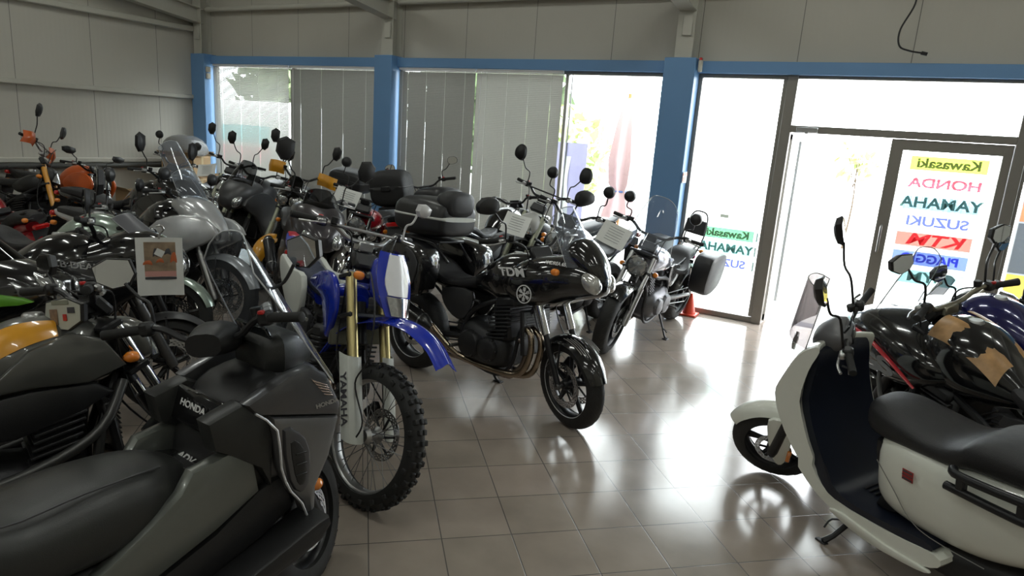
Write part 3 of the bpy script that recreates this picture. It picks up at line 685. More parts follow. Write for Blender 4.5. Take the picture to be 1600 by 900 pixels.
def case(root, c, size, m, label=None, nm='top_case', lid_m=None, stripe=None, rot=0.0, pad=False):
    b = MB(Matrix.Translation(c) @ Matrix.Rotation(rot, 4, 'Y')); L, W, Hh = size
    b.shell([(L/2, Hh*.30, -Hh*.30, W*.36), (L*.45, Hh*.40, -Hh*.42, W*.45), (L*.2, Hh*.48, -Hh*.48, W*.5), (-L*.25, Hh*.5, -Hh*.5, W*.5), (-L*.45, Hh*.40, -Hh*.42, W*.45), (-L/2, Hh*.25, -Hh*.28, W*.36)], 24, 3.6, 4)
    o = b.build(nm, m, root, label=label); T = b.M
    b = MB(T); b.shell([(L/2+.004, .022, -.012, W*.37), (L*.45, .022, -.012, W*.462), (L*.2, .022, -.012, W*.508), (-L*.25, .022, -.012, W*.508), (-L*.45, .022, -.012, W*.462), (-L/2-.004, .022, -.012, W*.37)], 24, 3.6, 4); b.build('case_band', stripe or PL_DARK(), o)
    b = MB(T); b.box((-L*.5, 0, .0), (.03, W*.25, .05), bev=.01); b.build('case_latch', PL_BLACK(), o)
    if pad:
        b = MB(T); b.shell([(L*.55, Hh*.62, Hh*.2, W*.2), (L*.50, Hh*.70, Hh*.08, W*.34), (L*.36, Hh*.72, Hh*.12, W*.36), (L*.26, Hh*.66, Hh*.30, W*.3)], 16, 3, 4); b.build('backrest_pad', SEATM(), o)
    return o
def surf(st, x, a, e=2.3, off=0.0, sm=5):
    """point on a shell of stations st at station x and section angle a (0 = +y flank, 90 = top)"""
    P = catmull([(*k, (k[1]+k[2])/2) if len(k) == 4 else k for k in st], sm)
    for i in range(len(P)-1):
        x0, x1 = P[i][0], P[i+1][0]
        if min(x0, x1) <= x <= max(x0, x1): t = (x-x0)/(x1-x0) if x1 != x0 else 0; Q = [u*(1-t)+v*t for u, v in zip(P[i], P[i+1])]; break
    else: Q = P[0] if abs(x-P[0][0]) < abs(x-P[-1][0]) else P[-1]
    cc, ss = math.cos(a), math.sin(a); h = (Q[1]-Q[4]) if ss > 0 else (Q[4]-Q[2])
    y = (Q[3]+off)*math.copysign(abs(cc)**(2/e), cc); z = Q[4]+(h+off)*math.copysign(abs(ss)**(2/e), ss)
    return (x, y, z)
def decal(parent, st, xa, xb, aa, ab, m, e=2.3, off=.0025, nm='decal', sm=5, taper=None, sides=(-1, 1), label=None):
    for sg in sides:
        b = MB()
        def f(u, v, sg=sg):
            x = xa+(xb-xa)*u; lo, hi = (aa, ab) if taper is None else (aa+(taper[0]-aa)*u, ab+(taper[1]-ab)*u)
            P_ = surf(st, x, R(lo+(hi-lo)*v), e, off, sm); return (P_[0], P_[1]*sg, P_[2])
        b.sheet(f, 12, 6, .0015); b.build(nm, m, parent, label=label)
def bike(label, pos, head, lean=8, steer=20, style='naked', group=None, cat='motorcycle', name='motorcycle', L=1.45, rf=.30, rr=.31, tank_m=None, tail_m=None, seat_m=None, fend_m=None, rim_m=None,
         fork_kind='std', fork_m=None, low_m=None, light='cowl', light_m=None, lens=None, mir='hex', mir_m=None, mirh=.24, guards=None, scr=None, case_top=None, case_side=None, bar_m=None, bar_h=0.0, eng_m=None,
         rake=25, wire=False, disc=2, tank=None, seat=None, tail=None, fairing=None, fair_m=None, ind=True, muf_m=None, crash=None, backrest=False, side_l=True, muff=None, bar_half=.38, shroud=None, radiator=True, mir_w=(.16, .10), knob=False, beak=None, mirrors=True, tank_pad=None, spoke_m=None, wheel_stripe=None, seat2=None, front_only=False, gm=None, z_tank=0.0, lower=True, pipe=None, fend=None, case_z=1.12, case_size=(.42, .50, .30), lens_pos=None, cowl=None):
    root = empty(name, pos, (0, 0, 0)); tag(root, label, cat, group or 'motorcycles parked in the showroom')
    root.rotation_mode = 'XYZ'
    l = R(lean); root.matrix_world = Matrix.Translation(pos) @ Matrix.Rotation(R(head), 4, 'Z') @ Matrix.Rotation(-l, 4, 'X')
    rk = R(rake); M = steer_matrix(R(steer), rk); st = style if style in TANK else 'naked'
    tm = tank_m or GLOSS_BLACK(); fm = fend_m or tm; sm_ = seat_m or SEATM(); tlm = tail_m or tm
    ws = 'wire' if wire else 'cast'
    wf = .11 if st != 'cruiser' else .13
    if st == 'dirt': wf = .09
    wheel(root, 'front_wheel', 0, rf, rf, wf, ws, M, rim_m, disc if disc != 1 else 1, rimr=rf*(.74 if st != 'dirt' else .80), disc_r=.15 if st != 'dirt' else .13, knob=knob, stripe=wheel_stripe, spoke_m=spoke_m)
    wheel(root, 'rear_wheel', -L, rr, rr, .16 if st != 'dirt' else .12, ws, None, rim_m, -1, rimr=rr*.71, disc_r=.12, knob=knob, stripe=wheel_stripe, spoke_m=spoke_m)
    top = .98+bar_h*.5 if st != 'cruiser' else .90
    fork(root, M, rk, rf, top, .105, fork_kind, fork_m, low_m)
    if disc: calipers(root, M, rf, (1, -1) if disc == 2 else (1,))
    if st == 'dirt':
        fp = catmull([(-.47, .65), (-.33, .82), (-.12, .925), (.08, .955), (.24, .92), (.36, .84)], 6); b = MB(M)
        def ff(u, v):
            k = u*(len(fp)-1); i = min(int(k), len(fp)-2); q = k-i; x_ = fp[i][0]*(1-q)+fp[i+1][0]*q; z_ = fp[i][1]*(1-q)+fp[i+1][1]*q; t = (v-.5)*2; wd = .09*(.75+.35*math.sin(math.pi*min(1, u*1.15)))
            return (x_, t*wd, z_-.035*abs(t)**2.2+.006*math.cos(t*6))
        b.sheet(ff, 26, 14, .004); b.build('front_fender', fm, root)
    else: front_fender(root, M, rf, .085, fm, *(fend or ((18, 135) if st != 'cruiser' else (5, 165))))
    hx = axis_x(top, rk)+.0; hc = (hx-.01, top+.045+bar_h*.5)
    handlebar(root, M, hc, bar_half, .06, .10, bar_m, guards=guards, crossbar=(st == 'dirt'))
    if mirrors:
        zz = hc[1]+.07
        for sg in (-1, 1): mirror(root, M, (hc[0]-.03, sg*bar_half*.62, zz), (hc[0]-.01, sg*(bar_half*.62+(.10 if mir != 'round' else .05)), zz+mirh*.72), mir, mir_w if mir != 'round' else (.11, .11), shell_m=mir_m)
    gauges(root, M, hx+.03, top+.06)
    for k, sg in ((0, -1), (1, 1)): cable(root, M, [(hc[0]-.02, sg*.22, hc[1]+.05), (hc[0]+.06, sg*.14, hc[1]+.02), (hc[0]+.07, sg*.10, top-.10), (hx+.12, sg*.09, .65), (-.06, sg*.10, rf+.12)])
    cable(root, None, [(hc[0]-.03, .2, hc[1]+.04), (hc[0]+.05, .08, hc[1]-.06), (hx-.05, .08, .88), (-.5, .1, .8)], nm='clutch_cable')
    lx = hx+.10
    if light == 'round': round_light(root, M, lx+.10, top-.10, .09, light_m, lens=lens)
    elif light == 'twin':
        for sg in (-1, 1): round_light(root, M, lx+.06, top-.10, .062, light_m, y=sg*.075, lens=lens)
    elif light == 'cowl': cowl_light(root, M, lx+.08, top-.10, m=light_m or tm, lens=lens, w_=.2, h=.16)
    if ind:
        for sg in (-1, 1): indicator(root, M, (lx-.02, sg*.09, top-.15), sg); indicator(root, Matrix.Identity(4), (-1.66, sg*.05, .80), sg)
    b = MB(); b.shell(mod(tank or TANK[st], dz=z_tank), 22, 2.3, 5); tk = b.build('fuel_tank', tm, root)
    b = MB(); b.lathe([(.0001, .012), (.030, .012), (.036, .006), (.038, -.01)], (-.56, 0, (1.055 if st != 'cruiser' else .94)+z_tank+(.045 if st == 'adventure' else 0)), (0, 0, 1), 20, closed=False); b.build('fuel_cap', ALU(), tk)
    b = MB(); b.shell(seat or SEAT[st], 18, 2.9, 4); b.build('seat', sm_, root)
    b = MB(); b.shell(tail or TAIL[st], 16, 2.6, 4); b.build('tail_cowl', tlm, root)
    tz = {'naked': .90, 'cruiser': .72, 'adventure': .88, 'dirt': .93}[st]; txx = {'naked': -1.78, 'cruiser': -1.66, 'adventure': -1.75, 'dirt': -1.78}[st]
    b = MB(); b.box((txx, 0, tz), (.05, .14, .045), bev=.015); b.build('tail_light', REDLENS(), root)
    b = MB(); b.sheet(lambda u, v: (txx+.03-.10*u, (v-.5)*.15, tz-.03-.32*u), 6, 4, .006); rf_ = b.build('rear_mudguard', PL_BLACK(), root)
    b = MB(); b.box((txx-.07, 0, tz-.26), (.004, .17, .10), (0, .3, 0), .001); b.build('plate_holder', PL_DARK(), rf_)
    # side panels, frame, swingarm, shock
    for sg in (-1, 1):
        b = MB(); b.slab([(-.84, .74), (-1.12, .72), (-1.10, .60), (-.96, .52), (-.86, .58)], sg*.095, sg*.125, .008, 3); b.build('side_panel', PL_DARK() if st != 'cruiser' else tlm, root)
    b = MB(); zt = .90 if st != 'cruiser' else .80
    for sg in (-1, 1):
        b.tube([(-.33, sg*.03, zt), (-.50, sg*.11, zt-.12), (-.80, sg*.12, .62), (-.90, sg*.11, .42), (-.88, sg*.10, .28)], .019, 8, 4)
        b.tube([(-.31, sg*.03, zt-.10), (-.40, sg*.09, .55), (-.43, sg*.10, .34), (-.55, sg*.11, .22), (-.90, sg*.10, .26)], .015, 8, 4)
        b.tube([(-.78, sg*.10, .68), (-1.2, sg*.09, .74), (-1.6, sg*.07, .86)], .012, 8, 3); b.tube([(-.88, sg*.10, .50), (-1.35, sg*.09, .78)], .010, 8)
    b.tube([(axis_x(zt+.04, rk), 0, zt+.04), (axis_x(zt-.16, rk), 0, zt-.16)], .035, 12)
    b.build('frame', BLACKMETAL() if eng_m is None else BLACKMETAL(), root)
    b = MB()
    for sg in (-1, 1): b.tube([(-.90, sg*.09, .40), (-1.15, sg*.11, .37), (-L, sg*.11, rr), (-L-.05, sg*.11, rr)], [.024, .026, .020, .014], 8, 3)
    b.tube([(-.93, -.10, .40), (-.93, .10, .40)], .03, 10); b.build('swingarm', BLACKMETAL(), root)
    b = MB(); b.lathe([(.08, .10), (.085, .10), (.085, .106), (.08, .106)], (-L, 0, rr), n=30); b.tube([(-.90, .10, .44), (-L, .104, rr+.08)], .006, 6); b.tube([(-.90, .10, .33), (-L, .104, rr-.08)], .006, 6); b.build('drive_chain', STEEL(), root)
    if st == 'cruiser':
        for sg in (-1, 1):
            b = MB(); b.tube([(-L+.02, sg*.14, rr+.04), (-L+.20, sg*.13, .66)], [.016, .014], 8)
            for k in range(9): b.lathe([(.026, 0), (.030, .004), (.026, .008)], (-L+.04+.014*k, sg*.139, rr+.09+.028*k), (.4, 0, 1), 12)
            b.build('rear_shock', CHROME(), root)
        b = MB(); b.sheet(lambda u, v: (-L+math.cos(R(10+150*u))*(rr+.04), (v-.5)*.20, rr+math.sin(R(10+150*u))*(rr+.04)-abs(v-.5)**2*.2), 18, 8, .006); b.build('rear_fender', tlm, root)
    else:
        b = MB(); b.tube([(-1.02, 0, .42), (-.98, 0, .70)], .03, 12)
        for k in range(8): b.lathe([(.034, 0), (.042, .006), (.034, .012)], (-1.018+.004*k, 0, .46+.027*k), (.1, 0, 1), 12)
        b.build('rear_shock', STEEL(), root)
    engine(root, m=eng_m, vee=(st == 'cruiser'))
    exhaust(root, muf_m=muf_m, muff=muff, side=-1)
    side_stand(root, lean=l); pegs(root)
    if radiator:
        b = MB(); b.box((-.345, 0, .56), (.035, .30, .30), (0, -.15, 0), .01)
        for k in range(14): b.box((-.325-.0, 0, .43+.02*k), (.008, .27, .004), (0, -.15, 0), .001)
        b.build('radiator', PL_BLACK(), root)
    if shroud:
        for sg in (-1, 1):
            b = MB(); b.slab([(-.18, .86), (-.30, .98), (-.52, .97), (-.66, .84), (-.50, .70), (-.36, .60), (-.28, .66)], sg*.145, sg*.185, .014, 3); b.build('tank_shroud', shroud, root)
    if beak:
        b = MB(M); b.shell([(.30, .80, .78, .02), (.20, .86, .80, .06), (.05, .93, .83, .09), (-.12, .98, .85, .11)], 14, 2.5, 4); b.build('front_beak', beak, root)
    if fairing:   # full front fairing body: list of stations
        b = MB(); b.shell(fairing, 24, 2.6, 5); f = b.build('front_fairing', fair_m or tm, root)
        nx, zt_, zb_, ww = fairing[0][:4]
        for sg in (-1, 1):
            b = MB(); lx_ = nx-.035; zc_ = (zt_+zb_)/2+.01; hh = min(.055, (fairing[1][1]-fairing[1][2])*.3)
            b.shell([(lx_+.035, zc_+.01, zc_-hh*.6, .012), (lx_+.015, zc_+hh*.8, zc_-hh, .038), (lx_-.03, zc_+hh*1.2, zc_-hh*.8, .05), (lx_-.075, zc_+hh*1.5, zc_, .04), (lx_-.10, zc_+hh*1.7, zc_+hh*.9, .02)], 16, 2.3, 3, y0=sg*(fairing[1][3]*.95))
            b.build('headlight_lens', lens or LENS(), f)
        for sg in ((-1, 1) if lower else ()):
            b = MB(); b.slab([(.06, .87), (-.06, .98), (-.28, 1.0), (-.52, .93), (-.64, .80), (-.72, .62), (-.64, .46), (-.48, .42), (-.36, .54), (-.22, .70), (-.06, .78)], sg*.15, sg*.205, .022, 2); b.build('side_fairing', fair_m or tm, root)
    if scr: screen(root, M if scr.get('st') else Matrix.Identity(4), scr['x'], scr['z'], scr['h'], scr['w'], scr.get('rake', .6), scr.get('m'), scr.get('bow', .09), scr.get('taper', .75))
    if case_top:
        b = MB(); b.box((-1.68, 0, case_z-case_size[2]/2-.012), (.34, .20, .02), bev=.006)
        for sg in (-1, 1): b.tube([(-1.35, sg*.11, .88), (-1.5, sg*.11, .945), (-1.82, sg*.09, .95)], .009, 8)
        b.build('luggage_rack', BLACKMETAL(), root); case(root, (-1.66, 0, case_z), case_size, case_top)
    if case_side:
        for sg in case_side[1]:
            b = MB(Matrix.Translation((0, sg*.20, 0)) if sg > 0 else Matrix.Translation((0, sg*.20, 0)))
            b.slab([(-1.22, .50), (-1.20, .78), (-1.30, .86), (-1.62, .86), (-1.72, .76), (-1.68, .52), (-1.45, .44)], 0, sg*.19, .035, 3); b.build('side_case', case_side[0], root)
    if crash:
        for sg in (-1, 1):
            b = MB(); b.tube([(-.30, sg*.10, .84), (-.22, sg*.22, .76), (-.34, sg*.27, .52), (-.56, sg*.25, .34), (-.62, sg*.12, .26)], .0125, 8, 4); b.tube([(-.30, sg*.26, .60), (-.52, sg*.16, .66)], .0125, 8); b.build('crash_bar', crash, root)
    if backrest:
        b = MB(); b.tube([(-1.48, .10, .74), (-1.62, .11, .96), (-1.66, .08, 1.16), (-1.665, 0, 1.20), (-1.66, -.08, 1.16), (-1.62, -.11, .96), (-1.48, -.10, .74)], .008, 8, 5); br = b.build('backrest_frame', CHROME() if backrest == 1 else BLACKMETAL(), root)
        b = MB(Matrix.Translation((-1.63, 0, 1.05)) @ Matrix.Rotation(R(90), 4, 'X') @ Matrix.Rotation(0, 4, 'Z')); b.M = Matrix.Translation((-1.615, 0, 1.04)); b.box((0, 0, 0), (.05, .22, .15), (0, -.15, 0), .022); b.build('backrest_pad', SEATM(), br)
    return root
# ---------------------------------------------------------------- ceiling lamps
def lamps():
    body = mat('lamp_housing', (.7, .7, .68), .4); tube_m = mat('lit_tube', (.9, .9, .9), .4, emis=((.95, 1.0, .93), 9.0))
    k = 0
    for x in (-8.2, -4.6, -1.0, 2.2):
        for y in (-4.2, -1.0, 2.2, 5.0):
            root = empty('ceiling_lamp', (x, y, 4.62)); k += 1
            tag(root, 'twin tube fluorescent batten hanging under the hall ceiling', 'ceiling lamp', 'fluorescent battens under the hall ceiling')
            b = MB(); b.box((0, 0, .03), (1.25, .16, .05), bev=.01); b.box((-.5, 0, .22), (.01, .01, .34)); b.box((.5, 0, .22), (.01, .01, .34)); b.build('housing', body, root)
            for dy in (-.045, .045):
                b = MB(); b.tube([(-.59, dy, -.015), (.59, dy, -.015)], .013, 10); b.build('tube', tube_m, root)
            l = bpy.data.lights.new('tube_light', 'AREA'); l.shape = 'RECTANGLE'; l.size = 1.18; l.size_y = .12; l.energy = LAMP; l.color = (.97, 1.0, .93)
            o = bpy.data.objects.new('tube_light', l); COL.objects.link(o); o.parent = root; o.location = (0, 0, -.035)
LAMP = 16.0
lamps()
# ---------------------------------------------------------------- helpers for marks
def side_text(parent, txt, size, m, x, y, z, side=-1, rot=0.0, shear=0, bold=.002, sx=1.0, tilt=0.0, yaw=0.0, nm='lettering', M0=None):
    """lettering on a bike flank; side -1 = right flank, read from the right"""
    M = (M0 or Matrix.Identity(4)) @ Matrix.Translation((x, y, z)) @ Matrix.Rotation(yaw, 4, 'Z') @ (Matrix.Identity(4) if side < 0 else Matrix.Rotation(math.pi, 4, 'Z')) @ Matrix.Rotation(-rot, 4, 'Y') @ Matrix.Rotation(R(90)+tilt, 4, 'X')
    return text_mesh(nm, txt, size, m, M, parent, shear, .0008, bold, sx)
def child(root, name): return next(c for c in root.children if c.name.split('.')[0] == name)
WHITEINK = mat('white_decal', (.7, .7, .7), .4); SILVERINK = mat('silver_decal', (.5, .5, .5), .3, .7)
gold_m = mat('gold_anodised', (.55, .46, .22), .3, .9); blue_m = mat('racing_blue_paint', (.008, .03, .42), .2, coat=1, var=.08); whitepl = mat('white_plastic', (.62, .64, .60), .35)
silver_m = mat('silver_paint', (.58, .59, .61), .25, .45, coat=.8); grey_m = mat('graphite_paint', (.07, .07, .07), .28, .5, coat=.7); yellow_m = mat('yellow_orange_paint', (.70, .32, .02), .3, coat=.6)
orange_m = mat('orange_plastic', (.62, .11, .015), .35, coat=.3); red_m = mat('deep_red_paint', (.28, .008, .015), .18, coat=1); mint_m = mat('pale_green_silver_paint', (.36, .44, .38), .22, .5, coat=1)
matgrey = mat('matt_grey_paint', (.085, .085, .088), .42, .4); darkblue = mat('dark_blue_paint', (.012, .012, .10), .18, .2, coat=1)

# ---------------------------------------------------------------- black street bike in the middle
TDMF = [(.16, .99, .93, .03), (.14, 1.04, .90, .08), (.07, 1.08, .87, .14), (-.04, 1.11, .83, .19), (-.18, 1.11, .77, .235), (-.34, 1.08, .74, .24), (-.46, 1.02, .76, .22), (-.56, .94, .80, .16)]
tdm = bike('glossy black half-faired motorcycle standing alone at the centre of the tiled floor', (-1.6, 3.78, 0), -10, 4, -18, 'naked', L=1.47, rf=.30, rr=.31, fork_kind='usd', fork_m=CHROME(), low_m=BLACKMETAL(),
    tank=[(-.36, 1.04, .80, .06), (-.42, 1.07, .74, .15), (-.58, 1.06, .72, .19), (-.72, .98, .74, .15), (-.88, .86, .76, .07)],
    fairing=TDMF, lower=False,
    light=None, mir='round2', mirh=.26, mir_w=(.17, .12), scr=dict(x=.08, z=1.06, h=.36, w=.36, rake=.62, m=CLEAR(), bow=.12, taper=.7),
    muff=((-1.14, -.20, .43), (-1.54, -.24, .58)), muf_m=mat('carbon_silencer', (.02, .02, .02), .3, coat=.6), wheel_stripe=WHITEINK, ind=False, bar_h=.1, name='motorcycle')
b = MB(); b.shell([(.155, 1.02, .96, .03), (.12, 1.10, .97, .09), (.05, 1.19, .98, .125), (-.03, 1.24, 1.0, .14), (-.10, 1.22, 1.02, .14)], 18, 2.3, 4); b.build('screen_cowl', GLOSS_BLACK(), child(tdm, 'front_fairing'))
for sg in (-1, 1):
    b = MB(); b.shell([(.158, .985, .935, .014), (.135, 1.02, .915, .045), (.085, 1.045, .925, .060), (.03, 1.06, .97, .05), (.0, 1.065, 1.03, .02)], 18, 2.2, 4, y0=sg*.088); b.build('headlight_lens', mat('bright_lens', (.62, .62, .60), .10, .6, coat=1, var=.5, scale=45), child(tdm, 'front_fairing'))
for sg in (-1, 1): indicator(tdm, Matrix.Identity(4), (-.10, sg*.17, 1.02), sg, ln=.03)
case(tdm, (-1.40, 0, 1.20), (.52, .42, .29), mat('matt_black_case', (.02, .02, .021), .35, bump=.2), 'big black top case with a white band and backrest pad', lid_m=None, stripe=whitepl, pad=True)
b = MB(); b.box((-1.4, 0, 1.035), (.42, .26, .02), bev=.006)
for sg in (-1, 1): b.tube([(-1.1, sg*.12, .90), (-1.25, sg*.13, 1.02), (-1.6, sg*.12, 1.03)], .01, 8)
b.build('luggage_rack', BLACKMETAL(), tdm)
for sg in (-1, 1):
    b = MB(); b.slab([(-1.12, .72), (-1.10, .92), (-1.18, 1.02), (-1.46, 1.04), (-1.57, .96), (-1.56, .74), (-1.40, .65), (-1.2, .65)], sg*.18, sg*.40, .045, 3); sc_ = b.build('side_case', GLOSS_BLACK(), tdm)
    b = MB(); b.slab([(-1.15, .76), (-1.12, .91), (-1.20, .99), (-1.26, .99), (-1.18, .90), (-1.20, .74)], sg*.395, sg*.41, .006, 2); b.build('case_trim', PL_DARK(), sc_)
# maker's disc with three crossed forks, on both flanks
for sg in (-1, 1):
    fr = child(tdm, 'front_fairing'); b = MB(); cx_, cz_, yy = -.29, .845, sg*.246
    b.lathe([(.060, -.001), (.060, .002), (.053, .002), (.053, -.001)], (cx_, yy, cz_), (0, sg, 0), 28)
    for k in range(3):
        a = math.pi/3*k+math.pi/2; ca, sa = math.cos(a), math.sin(a)
        b.tube([(cx_-ca*.044, yy, cz_-sa*.044), (cx_+ca*.044, yy, cz_+sa*.044)], .0035, 6)
        for s2 in (-1, 1):
            for s3 in (-1, 1): b.tube([(cx_+s2*ca*.018, yy, cz_+s2*sa*.018), (cx_+s2*ca*.026-sa*.008*s3, yy, cz_+s2*sa*.026+ca*.008*s3), (cx_+s2*ca*.046-sa*.008*s3, yy, cz_+s2*sa*.046+ca*.008*s3)], .0022, 5)
    b.build('round_emblem', WHITEINK, fr)
    side_text(fr, 'TDM', .075, WHITEINK, -.40, sg*.246, .965, sg, .12, -.3 if sg < 0 else -.3, sx=1.3, tilt=.1*sg)
    side_text(fr, 'ANDREA 65', .030, WHITEINK, -.10, sg*.218, 1.075, sg, .05, 0, bold=.0008, tilt=.35*sg*1)
    ff = child(tdm, 'front_fender'); M = steer_matrix(R(-18), R(25)); b = MB(M)
    for k in range(4): b.tube([(math.cos(R(48+i*11+k*3))*(.327), sg*(.030+.014*k), .30+math.sin(R(48+i*11+k*3))*(.327-.003*k)) for i in range(4)], .003, 5, 3)
    b.build('fender_stripes', SILVERINK, ff)
# upswept collector on the right, rear hugger
b = MB(); b.tube([(-.36, -.10, .60), (-.28, -.13, .56), (-.27, -.13, .42), (-.34, -.12, .29), (-.50, -.12, .25), (-.90, -.13, .27), (-1.14, -.19, .44)], .022, 10, 5); b.tube([(-.36, -.05, .60), (-.24, -.08, .55), (-.23, -.08, .42), (-.30, -.08, .28), (-.50, -.10, .245)], .022, 10, 5)
b.build('exhaust_header', mat('blued_steel', (.34, .27, .20), .25, 1.0, var=.3, scale=12), tdm)

# ---------------------------------------------------------------- blue and white enduro
WRM = dict(st=21, rk=25)
wr = bike('blue and white enduro motorcycle with a knobbly spoked front wheel and gold forks', (-2.06, 2.31, 0), -30, 6, WRM['st'], 'dirt', L=1.44, rf=.352, rr=.33, wire=True, rim_m=ALU(), spoke_m=STEEL(), knob=True, disc=1,
    tank_m=blue_m, tail_m=blue_m, fend_m=blue_m, seat_m=mat('navy_seat_vinyl', (.012, .018, .045), .5, bump=.4), fork_kind='usd', fork_m=gold_m, low_m=ALU(), light=None, mirrors=False, ind=False, bar_m=ALU(), bar_h=.22, shroud=None, muf_m=ALU(), radiator=False, bar_half=.39)
M = steer_matrix(R(21), R(25))
for sg in (-1, 1):
    d = Vector((-math.sin(R(25)), 0, math.cos(R(25)))); b = MB(M)
    gp_ = [(-.040, sg*.046), (.0, sg*.050), (.025, sg*.044), (.042, sg*.02), (.044, -sg*.01), (.030, -sg*.035)]
    def gd(u, v, sg=sg, gp_=gp_):
        k = u*5; i = min(int(k), 4); f_ = k-i; q = Vector((.0, sg*.105, .33))+d*(.42*v); return (q.x+gp_[i][0]*(1-f_)+gp_[i+1][0]*f_, q.y+gp_[i][1]*(1-f_)+gp_[i+1][1]*f_, q.z)
    b.sheet(gd, 15, 8, .004); g = b.build('fork_guard', whitepl, wr, label='white plastic fork guard')
    X_ = -d; Z_ = Vector((0, sg*1.0, 0)); Y_ = Z_.cross(X_); c_ = Vector((-.006, sg*.1575, .33))+d*.20
    T = M @ Matrix(((X_.x, Y_.x, Z_.x, c_.x), (X_.y, Y_.y, Z_.y, c_.y), (X_.z, Y_.z, Z_.z, c_.z), (0, 0, 0, 1)))
    text_mesh('guard_lettering', 'YAMAHA', .062, INK(), T, g, 0, .0008, .0018, 1.0)
    b = MB(); b.slab([(-.36, .76), (-.28, .92), (-.33, 1.05), (-.50, 1.075), (-.76, .98), (-.72, .94), (-.54, .93), (-.45, .84), (-.40, .76)], sg*.12, sg*.155, .014, 3); b.build('radiator_shroud', blue_m, wr)
    b = MB(); b.box((-.36, sg*.09, .84), (.04, .10, .25), (0, -.2, 0), .008)
    for k in range(10): b.box((-.337, sg*.09, .75+.02*k), (.006, .09, .005), bev=.001)
    b.build('radiator', mat('radiator_alloy', (.20, .20, .16), .5, .5), wr)
    b = MB(); b.slab([(-1.02, .93), (-1.30, .92), (-1.56, .96), (-1.58, .86), (-1.36, .70), (-1.12, .66), (-1.0, .74)], sg*.10, sg*.14, .012, 3); b.build('number_panel', whitepl, wr)
    indicator(wr, M, (-.22, sg*.11, 1.10), sg, ln=.035)
b = MB(M)   # headlight mask
b.shell([(-.10, 1.04, .96, .04), (-.12, 1.08, .96, .055), (-.17, 1.14, .98, .062), (-.23, 1.20, 1.02, .065), (-.27, 1.20, 1.08, .05)], 20, 3.4, 4)
b.sheet(lambda u, v: (-.030-.15*v-.10*abs(u-.5)**2, (u-.5)*(.135+.085*math.sin(v*2.9)), .945+.295*v), 10, 10, .010); hm = b.build('headlight_mask', blue_m, wr)
def msk(U, V, off): return (-.030-.15*V-.10*abs(U-.5)**2+off, (U-.5)*(.135+.085*math.sin(V*2.9)), .945+.295*V)
b = MB(M); b.sheet(lambda u, v: msk(.5+(u-.5)*(.70-.30*abs(v-.3)), .34+.64*v, .009), 8, 8, .008); b.build('mask_front', mat('white_mask', (.78, .78, .80), .25, coat=.5), hm, label='white front of the headlight mask')
b = MB(M); b.sheet(lambda u, v: msk(.5+(u-.5)*.74, .03+.29*v, .014), 6, 6, .014); b.build('headlight', mat('clear_lamp_glass', (.42, .43, .44), .08, .85, coat=1, var=.5, scale=60), hm)
mirror(wr, M, (-.42, .24, 1.30), (-.40, .28, 1.46), 'hex', (.10, .08), shell_m=mat('pale_mirror_shell', (.6, .6, .6), .3))
b = MB(); b.shell([(-1.79, 1.03, 1.0, .03), (-1.83, 1.055, 1.02, .045), (-1.88, 1.06, 1.04, .035), (-1.92, 1.065, 1.05, .03)], 12, 2.6, 3); b.build('tail_tip', mat('red_plastic', (.4, .01, .03), .3), wr, label='red tip of the blue tail')
b = MB(); b.shell([(-1.55, .995, .93, .07), (-1.66, 1.03, .95, .085), (-1.80, 1.045, .98, .07), (-1.90, 1.06, 1.03, .04)], 14, 2.6, 3); b.build('rear_fender', blue_m, wr)
cable(wr, M, [(-.20, -.10, 1.12), (-.05, -.15, .98), (.0, -.15, .75), (-.07, -.13, .60), (.05, -.13, .45), (.02, -.12, .35)])

